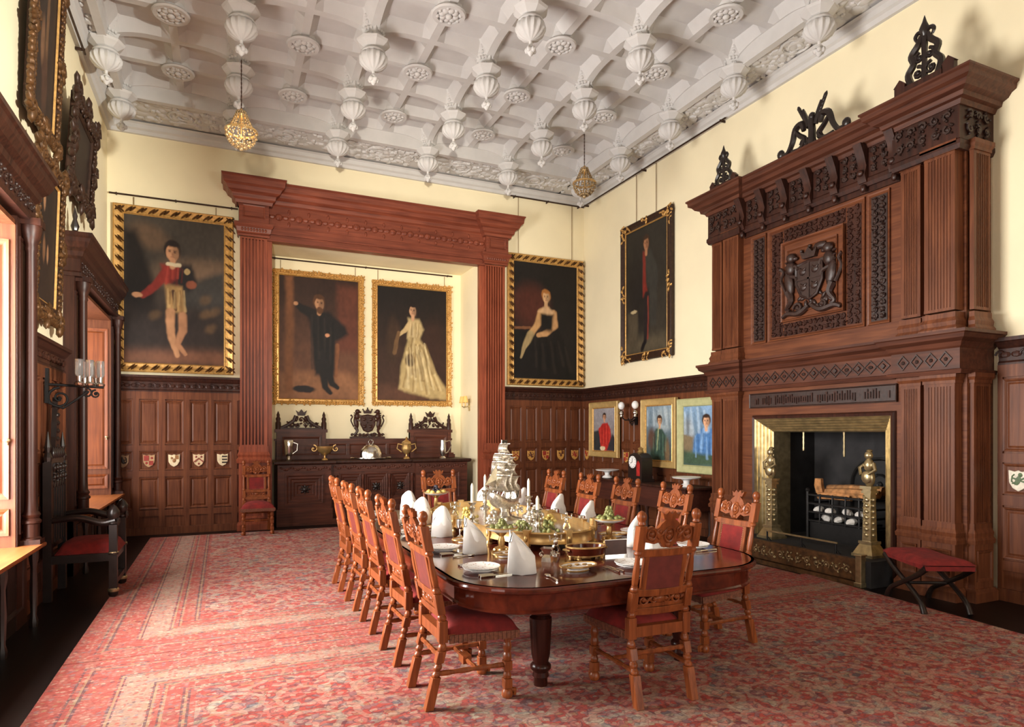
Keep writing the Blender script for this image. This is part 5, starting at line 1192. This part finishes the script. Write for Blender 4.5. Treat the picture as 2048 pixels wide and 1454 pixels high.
for sd in (-1,1):
    y=sd*.015
    for sg in (-1,1):
        g.tube([(sg*.125+.032*math.cos(2*PI*k/10),y,1.035+.032*math.sin(2*PI*k/10)) for k in range(10)],.008,5,True); g.ell((sg*.125,y,1.035),(.018,.012,.018),0,6,5)
        scroll(g,sg*.07,y,1.05,.03,0,1.2,.008,sg,5,9); leaf(g,sg*.06,y,1.0,.07,.03,PI/2-sg*.6,.01); leaf(g,sg*.1,y,.995,.06,.025,PI/2-sg*1.1,.009)
    g.tube([(.035*math.cos(2*PI*k/12),y,1.03+.045*math.sin(2*PI*k/12)) for k in range(12)],.008,5,True)
    g.ell((0,y,1.045),(.018,.012,.014),0,6,5); g.ell((0,y,1.015),(.014,.012,.02),0,6,5); leaf(g,0,y,1.0,.03,.014,.8,.008); leaf(g,0,y,1.0,.03,.014,2.3,.008); g.ell((0,y,.965),(.022,.012,.018),0,6,5)
g.prism([(-.05,1.125),(.05,1.125),(.065,1.165),(.04,1.15),(.022,1.175),(0,1.155),(-.022,1.175),(-.04,1.15),(-.065,1.165)],-.014,.014)
build(g,'crest','chairwood',chair,50)
g=G(S)
for k in range(4):
    x=-.12+.08*k; scroll(g,x,0,.62,.035,k,1.2,.009,1 if k%2 else -1,5,10); leaf(g,x+.03,0,.61,.05,.025,.8,.012); leaf(g,x-.01,0,.635,.05,.022,-.6,.012)
g.ell((0,0,.62),(.04,.016,.028),0,8,5); g.box(-.18,.18,-.006,.006,.575,.60)
build(g,'carved_rail','chairwood',chair,50)
g=G(); g.box(-.20,.20,-.235,-.185,.40,.465); g.box(-.2,.2,-.19,.22,.40,.43)
build(g,'seat_frame','chairwood',chair,50)
g=G()
def seat(a,b):
    y=lerp(-.20,.265,b); w=lerp(.195,.265,b); e=max(0,1-abs(2*a-1)**7)*max(0,1-abs(2*b-1)**7); c=max(0,1-abs(2*a-1)**2.2)*max(0,1-abs(2*b-1)**2.2)
    return (lerp(-w,w,a),y,.415+.075*e**.5+.04*c)
g.grid(20,20,seat); build(g,'seat','velvet',chair,60)
g=G()
for sg in (-1,1):
    for k in range(16): t=(k+.5)/16; g.box(sg*lerp(.197,.262,t)-.006,sg*lerp(.197,.262,t)+.006,lerp(-.17,.26,t)-.013,lerp(-.17,.26,t)+.013,.375+.004*(k%2),.425)
for k in range(18): x=lerp(-.255,.255,(k+.5)/18); g.box(x-.014,x+.014,.256,.268,.375+.004*(k%2),.425)
build(g,'fringe','fringe',chair)
g=G()
for sg in (-1,1):
    pts=[];rs=[]
    for k in range(15): t=k/14; pts.append((sg*lerp(.215,CX,t),lerp(.2,yb(.22),t),.205)); rs.append(.015*(.75+.4*abs(math.sin(t*PI*4))))
    g.tube(pts,rs,7)
pts=[];rs=[]
for k in range(17): t=k/16; pts.append((lerp(-.2,.2,t),0,.205)); rs.append(.024 if .4<t<.6 else .014*(.75+.45*abs(math.sin(t*PI*5))))
g.tube(pts,rs,7); g.box(-.045,.045,-.028,.028,.18,.23)
pts=[];rs=[]
for k in range(17): t=k/16; pts.append((lerp(-CX,CX,t),yb(.305),.305)); rs.append(.015*(.75+.45*abs(math.sin(t*PI*5))))
g.tube(pts,rs,7)
build(g,'stretcher','chairwood',chair,50)
CL=[3.87,4.66,5.45,6.20,7.0]
PLC=[]
NB=['nearest the viewer','second from the near end','third from the near end','fourth from the near end','farthest from the viewer']
for k,y in enumerate(CL): PLC.append((1.41,y,-PI/2+.02*(k%2),'carved oak chair on the left side of the table, '+NB[k]))
for k,y in enumerate(CL): PLC.append((3.49,y+.15,PI/2-.02*(k%2),'carved oak chair on the right side of the table, '+NB[k]))
PLC.append((2.46,3.47,-.04,'carved oak chair at the near end of the table, seen from behind'))
PLC.append((2.47,7.42,PI,'carved oak chair at the far end of the table, before the sideboard'))
PLC.append((.52,11.36,PI,'carved oak chair standing against the fluted left pilaster of the alcove'))
for k,(x,y,r,l) in enumerate(PLC):
    if k==0: chair.location=(x,y,.012); chair.rotation_euler=(0,0,r); chair['label']=l
    else: dup(chair,(x,y,.012 if y<11.4 else 0.0),r,l)
# ---------------------------------------------------------------- dining table
TX0,TX1,TY0,TY1=1.29,3.60,3.33,7.42; TZ=.75
tb=thing('dining_table','long polished mahogany dining table with rounded corners','table',((TX0+TX1)/2,(TY0+TY1)/2,.012))
g=G(); o=rrect(TX0,TX1,TY0,TY1,.5,10)
g.prism(o,.715,TZ,'xy'); g.sweep(o,[(.0,.75),(-.012,.742),(-.016,.73),(-.012,.718),(0,.71),(.02,.705),(.02,.75)],True); build(g,'table_top','mahog',tb)
g=G(); o2=rrect(TX0+.035,TX1-.035,TY0+.035,TY1-.035,.47,10); g.sweep(o2,[(0,.715),(0,.61),(-.01,.60),(-.01,.59),(.03,.585),(.03,.715)],True); build(g,'apron','mahog',tb)
for x in (1.89,3.02):
    for y in (3.75,5.4,7.0):
        g=G(); g.lathe([(.045,0),(.045,.05),(.055,.06),(.05,.09),(.068,.11),(.068,.13),(.05,.15),(.058,.2,1),(.07,.42,1),(.072,.44),(.055,.455),(.075,.47),(.085,.49),(.06,.52),(.075,.54),(.075,.60)],(x,y,.012),32,.05,16); build(g,'leg','mahogleg',tb,50)
g=G()
for y in (3.75,5.4,7.0): g.box(1.89,3.02,y-.03,y+.03,.56,.60)
build(g,'cross_rail','mahogleg',tb)
# ---------------------------------------------------------------- table setting
def napkin(x,y,a,label,h=.27,pk=0):
    t=thing('napkin',label,'napkin',(x,y,TZ),'folded napkins')
    n=28; vs=[];fs=[]
    for k in range(5):
        for i in range(n):
            th=2*PI*i/n; top=.12+(h-.12)*(.5+.5*math.cos(th-pk))**(1.1 if pk else 2.0)+.008*math.sin(3*th); s=k/4
            r=(1-.14*s)*(1+.03*math.sin(5*th)*s); px,py=.055*math.cos(th)*r,.095*math.sin(th)*r
            ca,sa=math.cos(a),math.sin(a); vs.append((x+px*ca-py*sa,y+px*sa+py*ca,TZ+.002+top*s))
    for k in range(4):
        for i in range(n): j=(i+1)%n; fs.append((k*n+i,k*n+j,(k+1)*n+j,(k+1)*n+i))
    g=G(); g.add(vs,fs); build(g,'wrapped_fold','linen',t,60,solid=.005)
    g=G(); ca,sa=math.cos(a),math.sin(a); q=-.06 if pk else 0
    def B(u,v,w): return (x+u*ca-v*sa,y+u*sa+v*ca,TZ+w)
    g.add([B(.040,-.088,.01),B(.062,.0,.0),B(.040,.088,.01),B(.032,.082,.12),B(.045,.03+q*.3,h*.78),B(.03,q,h+.005),B(.045,-.03+q*.6,h*.8),B(.032,-.082,.12 if not pk else .2)],[(0,1,5,7),(1,2,3,5),(5,3,4),(7,5,6)])
    build(g,'mitre_fold','linen',t,60,solid=.005)
NAP=[(1.75,3.74,'nearest left'),(1.72,4.5,'second left'),(1.74,5.36,'third left'),(1.80,6.18,'fourth left'),(1.86,6.9,'farthest left')]
for x,y,w in NAP: napkin(x,y,-2.0,'white mitre-folded napkin on the left side of the table, '+w.split()[0]+' from the viewer' if w.startswith('near') or w.startswith('far') else 'white mitre-folded napkin, '+w.split()[0]+' from the near end on the left side',.27,-PI/2 if y<5 else 0)
for x,y,w in ((3.0,4.27,'nearest'),(3.11,5.2,'second'),(3.17,5.9,'third'),(3.15,6.75,'fourth')): napkin(x,y,-1.3,'white mitre-folded napkin on the right side of the table, '+w+' from the near end')
napkin(2.84,3.80,-1.6,'white mitre-folded napkin partly hidden behind the near-end chair back',.2); napkin(2.83,7.12,-1.6,'white mitre-folded napkin at the far end of the table')
def plate_g(x,y,z,r): g=G(); g.lathe([(r*.6,0),(r*.62,.004),(r,.018),(r*1.0,.022),(r*.66,.010),(.002,.008)],(x,y,z),28); return g
def plate(x,y,label,r=.125,m='sprig'):
    t=thing('dinner_plate',label,'plate',(x,y,TZ),'china dinner plates')
    build(plate_g(x,y,TZ,r*.92),'under_plate','china',t,50); build(plate_g(x,y,TZ+.014,r),'top_plate',m,t,50)
for k,y in enumerate(CL): plate(1.54,y+.05,'sprigged china plate on the left side of the table, '+NB[k])
for k,y in enumerate(CL): plate(3.37,y+.16,'sprigged china plate on the right side of the table, '+NB[k])
plate(2.52,3.62,'sprigged china plate before the chair at the near end'); plate(2.45,7.15,'sprigged china plate before the chair at the far end')
def dish(x,y,a,label,s=1):
    t=thing('gilt_dish',label,'dish',(x,y,TZ),'oval gilt-edged dishes')
    g=G(); g.T=Matrix.Translation((x,y,TZ))@Matrix.Rotation(a,4,'Z')@Matrix.Scale(s,4); g.lathe([(.06,0),(.06,.012),(.10,.03),(.105,.033),(.06,.018),(.002,.016)],(0,0,0),24,sx=1.25,sy=.8); build(g,'bowl','china',t,50)
    g=G(); g.T=Matrix.Translation((x,y,TZ))@Matrix.Rotation(a,4,'Z')@Matrix.Scale(s,4); g.tube([(1.25*.103*math.cos(2*PI*k/24),.8*.103*math.sin(2*PI*k/24),.033) for k in range(24)],.006,5,True); g.lathe([(.065,.0),(.05,.02)],(0,0,0),16,sx=1.25,sy=.8,cap=False)
    for k in range(10): q=2*PI*k/10; g.ell((.09*math.cos(q),.055*math.sin(q),.024),(.02,.014,.006),0,6,4)
    build(g,'gilt_rim','ormolu',t,50)
dish(1.89,4.28,.2,'gilt-edged oval dish between the two nearest left napkins'); dish(1.83,4.98,.2,'gilt-edged oval dish between the second and third left napkins'); dish(2.13,3.68,.1,'white and gilt oval dish at the near end below the coaster',1.05)
dish(3.08,4.72,-.2,'gilt-edged oval dish behind the nearest right napkin'); dish(1.78,5.75,.3,'gilt-edged oval dish between the third and fourth left napkins')
def cutlery(kind,x,y,a,label,group):
    t=thing(kind,label,'cutlery',(x,y,TZ),group); g=G(); g.T=Matrix.Translation((x,y,TZ+.005))@Matrix.Rotation(a,4,'Z')
    h=G(); h.T=g.T
    if kind=='table_knife':
        g.box(0,.12,-.008,.008,-.004,.001); g.prism([(.12,-.008),(.13,-.01),(.12,.008)],-.003,.001,'xy'); h.tube([(0,0,.002),(-.05,0,.004),(-.10,0,.003)],[.007,.008,.009],7)
    elif kind=='table_fork':
        h.tube([(-.02,0,.002),(-.06,0,.004),(-.11,0,.002)],[.004,.006,.008],6); g.tube([(-.02,0,.002),(.04,0,.002)],.004,5); g.box(.04,.055,-.012,.012,-.002,.002)
        for q in (-.01,0,.01): g.box(.055,.095,q-.002,q+.002,-.001,.003)
    else:
        h.tube([(-.02,0,.002),(-.06,0,.004),(-.11,0,.002)],[.004,.006,.008],6); g.ell((.04,0,.003),(.035,.02,.007),0,9,5); g.tube([(-.02,0,.002),(.01,0,.002)],.004,5)
    build(g,{'table_knife':'blade','table_fork':'tines','dessert_spoon':'bowl'}[kind],'steel',t,50); build(h,'handle','steel',t,50)
def setting(px,py,base,who,n=2):
    ca,sa=math.cos(base),math.sin(base)
    for q in range(n):
        o=.16+.03*q; cutlery('table_knife',px+o*sa*-1*-1,py-o*ca,base+.05*q,'silver knife right of the plate '+who,'knives '+who)
        cutlery('table_fork',px-o*sa,py+o*ca,base-.04*q,'silver fork left of the plate '+who,'forks '+who)
for k,y in enumerate(CL): setting(1.56,y+.05,0,'on the left side, '+NB[k],2 if k<2 else 1)
for k,y in enumerate(CL[:3]): setting(3.35,y+.16,PI,'on the right side, '+NB[k],1)
setting(2.52,3.60,PI/2,'at the near end',2)
cutlery('dessert_spoon',1.86,3.56,PI/2-.1,'silver spoon lying alone right of the nearest left napkin','dessert spoons')
cutlery('dessert_spoon',1.62,4.42,.2,'silver spoon lying before the second left napkin','dessert spoons')
# plateau with gilt gallery
pt=thing('table_plateau','long gilt table plateau with raised gallery under the silver ship','plateau',(2.42,5.55,TZ))
PC=(2.42,5.55); PA,PB=.50,1.22
ov=[(PC[0]+PA*math.copysign(abs(math.cos(t))**.8,math.cos(t)),PC[1]+PB*math.copysign(abs(math.sin(t))**.8,math.sin(t))) for t in [2*PI*k/48 for k in range(48)]]
g=G(); g.prism(ov,.80,.83,'xy'); build(g,'mirror_top','silver',pt)
g=G(); g.sweep(ov,[(0,.795),(-.012,.80),(-.008,.81),(0,.83),(-.004,.87),(-.012,.88),(0,.89),(.012,.88),(.012,.80)],True); build(g,'gallery','ormolu',pt,40)
for k in range(12):
    q=ov[k*4]; g=G(); nx_,ny_=q[0]-PC[0],q[1]-PC[1]; g.T=Matrix.Translation((q[0],q[1],TZ))@Matrix.Rotation(math.atan2(ny_/PB**2,nx_/PA**2),4,'Z')
    g.box(-.015,.018,-.025,.025,.03,.145); g.box(-.02,.022,-.03,.03,.145,.155); g.ell((.018,0,.09),(.01,.016,.03)); g.lathe([(.028,0),(.03,.01),(.018,.03)],(0,0,0),8); build(g,'pedestal','ormolu',pt,50)
# silver ship centrepiece
sh=thing('ship_centrepiece','tall silver sailing ship centrepiece in the middle of the table','centrepiece',(2.40,5.5,.83))
g=G(); g.lathe([(.16,0),(.15,.02),(.06,.05),(.04,.09),(.05,.12),(.03,.14)],(2.40,5.5,.83),16,sx=1.2,sy=1); build(g,'foot','silver',sh,40)
HA=math.radians(215)
def SHP_(l,w,z): ca,sa=math.cos(HA),math.sin(HA); return (2.40+l*ca-w*sa,5.5+l*sa+w*ca,.95+z)
g=G(SHP_)
def hull(a,b):
    l=lerp(-.22,.24,a); k=(1-abs(2*a-1)**2.4); w=.10*k**.6; ph=PI*b; zt=.08+.10*abs(2*a-1)**2+(.04 if a<.2 else 0)
    return (l,w*math.cos(ph),zt-(zt-.0)*math.sin(ph)**.7*(.35+.65*k))
g.grid(18,10,hull)
for k in range(12): g.ell((-.18+.033*k,.085*(1-abs(k/5.5-1)**2.4)**.6,.08),(.014,.012,.012),0,6,4); g.ell((-.18+.033*k,-.085*(1-abs(k/5.5-1)**2.4)**.6,.08),(.014,.012,.012),0,6,4)
g.box(-.2,-.1,-.06,.06,.08,.17); g.tube([(.2,0,.14),(.34,0,.24)],.008,6); build(g,'hull','chased',sh,60,solid=.006)
g=G(SHP_); MASTS=[(.09,.52),(.0,.61),(-.10,.48)]
for l,h in MASTS: g.tube([(l,0,.02),(l,0,h)],[.010,.006],7); g.lathe([(.02,0),(.028,.02),(.028,.035)],(l,0,h*.62),8)
for l,h in MASTS:
    for sg in (-1,1): g.tube([(l-.02,sg*.08,.1),(l,0,h*.62)],.0025,4); g.tube([(l+.03,sg*.08,.1),(l,0,h*.62)],.0025,4)
g.tube([(.34,0,.24),(.12,0,.48)],.0025,4); g.box(-.04,.06,-.002,.002,.60,.635); build(g,'mast','silver',sh,40)
for mi,(l,h) in enumerate(MASTS):
    for (z0,z1,w0,w1) in ((.16,.16+(h-.16)*.42,.11,.10),(.16+(h-.16)*.46,.16+(h-.16)*.76,.085,.075),(.16+(h-.16)*.79,h-.01,.065,.05)):
        g=G(SHP_); g.grid(8,8,lambda a,b:(l+.015+.05*math.sin(PI*b)**.8*(1-.5*(2*a-1)**2),lerp(-1,1,a)*lerp(w0,w1,b)*(1-.12*math.sin(PI*b)),lerp(z0,z1,b))); g.tube([(l,-w1*1.1,z1),(l,w1*1.1,z1)],.004,5); build(g,'sail','chased',sh,60,solid=.003)
g=G(SHP_); g.add([(.14,.0,.42),(.33,0,.24),(.16,0,.2),(.19,.03,.28)],[(0,1,3),(1,2,3),(2,0,3)]); build(g,'jib','silver',sh,0,solid=.003)
def candlestick(x,y,z,label,h=.37):
    t=thing('candlestick',label,'candlestick',(x,y,z),'silver candlesticks around the ship')
    g=G(); g.lathe([(.06,0),(.062,.015),(.035,.03),(.018,.045),(.026,.065),(.017,.09),(.021,.13),(.03,.15),(.016,.165),(.036,.19),(.04,.2),(.015,.201)],(x,y,z),14); build(g,'stick','silver',t,40)
    g=G(); g.lathe([(.014,.19),(.014,h-.025),(.004,h)],(x,y,z),10); build(g,'candle','wax',t,40)
candlestick(2.04,5.41,.83,'silver candlestick with white candle on the left edge of the plateau'); candlestick(2.60,6.5,.83,'silver candlestick just left of the silver ship, on the far part of the plateau'); candlestick(2.76,5.74,.83,'silver candlestick with white candle right behind the ship'); candlestick(2.33,4.68,.83,'silver candlestick with short candle at the near right of the plateau',.31)
def grapes(name,x,y,z,n,r,label,m,spread=.06,h=.06,seed=1,group='fruit on the table'):
    R=random.Random(seed); g=G()
    for k in range(n):
        t=R.random(); a=R.uniform(0,6.3); rr=spread*(1-t*.75)*R.uniform(.3,1); g.ell((x+rr*math.cos(a),y+rr*math.sin(a),z+r+h*t),(r,r,r),0,7,5)
    tag(build(g,name,m,None,60),label,'fruit',group)
def compote(x,y,label,h=.16,r=.13):
    t=thing('compote_stand',label,'fruit stand',(x,y,TZ),'gilt fruit stands')
    g=G(); g.lathe([(.07,0),(.068,.02),(.045,.03),(.05,.045),(.022,.06),(.028,.09),(.018,h-.03),(.04,h-.01),(.05,h)],(x,y,TZ),16); 
    for k in range(6): a=k*PI/3; g.ell((x+.05*math.cos(a),y+.05*math.sin(a),TZ+.03),(.02,.02,.018),0,6,4)
    build(g,'stem','ormolu',t,40)
    g=G(); g.lathe([(.05,h),(r*.9,h+.02),(r,h+.035),(r*.97,h+.037),(.04,h+.012),(.002,h+.012)],(x,y,TZ),24); build(g,'tray','china',t,40)
    g=G(); g.tube([(x+r*math.cos(2*PI*k/24),y+r*math.sin(2*PI*k/24),TZ+h+.036) for k in range(24)],.006,5,True); build(g,'gilt_rim','ormolu',t,50)
def pile(x,y,z,who,n=9,r=.024,m='green_fruit',R0=.085):
    for k in range(n):
        a=2*PI*k/n; g=G(); g.ell((0,0,0),(r,r,r*.92),0,10,7)
        if k==0: g=G(); g.ell((x+R0*math.cos(a),y+R0*math.sin(a),z+r),(r,r,r*.92),0,10,7); o0=build(g,'plum',m,None,60); tag(o0,'small round green fruit ringed around the rim of the '+who,'fruit','green fruit on the '+who)
        else: c=o0.copy(); COL.objects.link(c); c.location=(R0*(math.cos(a)-1),R0*math.sin(a),.0)
compote(2.91,4.52,'gilt stemmed fruit stand of green grapes before the right-hand napkins'); pile(2.91,4.52,TZ+.175,'right-hand fruit stand'); grapes('grape_bunch',2.91,4.52,TZ+.19,46,.014,'green grape bunch heaped on the right-hand fruit stand','green_fruit',.05,.085,3)
compote(1.90,4.42,'gilt stemmed fruit stand between the second left napkin and the plateau',.16,.12); pile(1.90,4.42,TZ+.175,'left-hand fruit stand',8,.022,'green_fruit',.075); grapes('grape_bunch',1.90,4.42,TZ+.19,34,.013,'green grape bunch on the left-hand fruit stand','green_fruit',.05,.05,4)
compote(2.22,7.05,'white and gilt fruit stand near the far end of the table',.19,.14); pile(2.22,7.05,TZ+.205,'far fruit stand',8,.026,'pear',.09); grapes('grape_bunch',2.22,7.05,TZ+.22,26,.016,'dark grape bunch on the far fruit stand','dark_fruit',.05,.06,5)
GARL=((2.22,4.75,'left before the ship','green_fruit'),(2.13,5.12,'left of the ship foot','chased'),(2.58,4.95,'right before the ship','pear'),(2.66,5.35,'right of the ship foot','chased'),(2.42,4.98,'directly before the ship','chased'),(2.12,5.75,'left and behind the ship','pear'),(2.42,4.66,'at the near end of the plateau','green_fruit'),(2.72,5.95,'right and behind the ship','chased'))
for k,(x,y,l,m_) in enumerate(GARL):
    what='silver leaves and flowers' if m_=='chased' else ('green grapes' if m_=='green_fruit' else 'small yellow fruit')
    grapes('flower_garland' if m_=='chased' else 'fruit_garland',x,y,.83,46 if m_=='chased' else 34,.016,'heap of '+what+' on the plateau, '+l,m_,.11,.13 if m_=='chased' else .09,k+7)
def goblet(x,y,label,m='silver',h=.16):
    t=thing('goblet',label,'goblet',(x,y,TZ),'metal goblets'); g=G(); g.lathe([(.035,0),(.033,.008),(.009,.03),(.012,.06),(.01,.075)],(x,y,TZ),12); build(g,'stem',m,t,40)
    g=G(); g.lathe([(.01,.075),(.03,.09),(.036,.12),(.033,h),(.03,h),(.03,.12)],(x,y,TZ),14); build(g,'bowl',m,t,40)
goblet(1.86,5.22,'silver goblet right of the third left napkin'); goblet(2.93,5.0,'silver goblet between the plateau and the right-hand napkins'); goblet(2.96,5.55,'silver goblet behind the second right napkin'); goblet(1.93,6.05,'gold goblet beside the fourth left napkin','ormolu'); goblet(2.82,4.62,'slim gilt goblet left of the green grape stand','ormolu',.19)
def figure(x,y,z,label,h=.17):
    t=thing('silver_figure',label,'figurine',(x,y,z),'small silver figures'); g=G(); g.lathe([(.035,0),(.035,.01),(.02,.02)],(x,y,z),10); build(g,'plinth','silver',t,40)
    g=G(); g.ell((x,y,z+h*.55),(.018,.016,h*.2),0,8,6); g.ell((x,y,z+h*.85),(.014,.014,.018),0,8,6)
    for s in (-1,1): g.tube([(x+s*.012,y,z+h*.4),(x+s*.03,y,z+h*.2),(x+s*.025,y,z+.02)],[.012,.01,.008],6); g.tube([(x+s*.015,y,z+h*.7),(x+s*.045,y,z+h*.62),(x+s*.05,y,z+h*.85)],[.008,.007,.006],6)
    build(g,'body','silver',t,60)
figure(2.25,4.22,TZ,'small silver figure standing behind the oval coaster'); figure(2.62,4.72,.83,'small silver figure on the plateau right of the near candle'); figure(2.05,5.9,.83,'small silver figure on the plateau left of the ship')
# coaster, menu holder, salt
ct=thing('oval_coaster','oval brown wooden coaster with brass rims and feet at the near end','coaster',(2.38,4.0,TZ))
def ovl(r,z): return [(2.38+.15*r*math.cos(2*PI*k/32),4.0+.11*r*math.sin(2*PI*k/32),z) for k in range(32)]
g=G(); g.lathe([(.09,.025),(.095,.025),(.105,.085),(.10,.09),(.09,.04),(.002,.035)],(2.38,4.0,TZ),32,sx=1.45,sy=1.05); build(g,'tray','mahog',ct,40)
g=G(); g.tube(ovl(1.0,TZ+.09),.007,6,True); g.tube(ovl(.92,TZ+.03),.005,6,True); build(g,'rim','ormolu',ct,50)
for a in (.7,2.4,3.9,5.5): g=G(); g.lathe([(.016,0),(.02,.01),(.01,.03)],(2.38+.12*math.cos(a),4.0+.085*math.sin(a),TZ),8); g.ell((2.38+.135*math.cos(a),4.0+.095*math.sin(a),TZ+.025),(.012,.012,.016)); build(g,'foot','ormolu',ct,40)
for s in (-1,1): g=G(); g.tube([(2.38+s*.15,4.0-.03,TZ+.07),(2.38+s*.185,4.0,TZ+.075),(2.38+s*.15,4.03,TZ+.07)],.007,6); build(g,'handle','ormolu',ct,50)
mh=thing('menu_holder','dark rectangular menu card standing in a holder right of the coaster','menu holder',(2.62,3.98,TZ))
g=G(); g.T=Matrix.Translation((2.62,3.98,TZ))@Matrix.Rotation(-.12,4,'Z'); g.box(-.085,.085,-.004,.004,.015,.12); build(g,'card','card',mh)
g=G(); g.T=Matrix.Translation((2.62,3.98,TZ))@Matrix.Rotation(-.12,4,'Z'); g.box(-.09,.09,-.012,.012,0,.015); g.box(-.09,.09,-.006,.006,.12,.124); build(g,'holder','silver',mh)
sl=thing('silver_salt','square silver salt cellar right of the nearest left napkin','salt cellar',(2.08,4.02,TZ))
g=G(); g.lathe([(.05,0),(.045,.03),(.03,.05),(.055,.09),(.06,.095),(.04,.08),(.002,.06)],(2.08,4.02,TZ),4); build(g,'bowl','silver',sl)
for sg in (-1,1): g=G(); scroll(g,2.08+sg*.05,4.02,TZ+.05,.02,0,1.2,.005); build(g,'handle','silver',sl,50)
# red stool by the fire
so=thing('fireside_stool','low stool with crimson cushion on dark crossed legs by the fireplace','stool',(6.12,3.98,.012))
RS_=Matrix.Translation((6.12,3.98,.012))@Matrix.Rotation(math.radians(62),4,'Z')
g=G(); g.T=RS_; 
def cush(a,b): e=max(0,1-abs(2*a-1)**6)*max(0,1-abs(2*b-1)**6); return (lerp(-.39,.39,a),lerp(-.22,.22,b),.43+.06*e**.5+.02*(2*a-1)**2)
g.grid(18,12,cush); g.box(-.38,.38,-.21,.21,.40,.44); build(g,'cushion','velvet',so,60)
for sy in (-.2,.2):
    for sg in (-1,1):
        g=G(); g.T=RS_; g.ctube([(sg*.33,sy,0),(sg*.26,sy,.10),(sg*.05,sy+.01*sg,.2),(-sg*.2,sy,.32),(-sg*.36,sy,.42)],[.028,.024,.022,.024,.03],8); build(g,'leg','blackoak',so,50)
g=G(); g.T=RS_; g.tube([(0,-.2,.21),(0,.2,.21)],.016,7); build(g,'stretcher','blackoak',so,50)
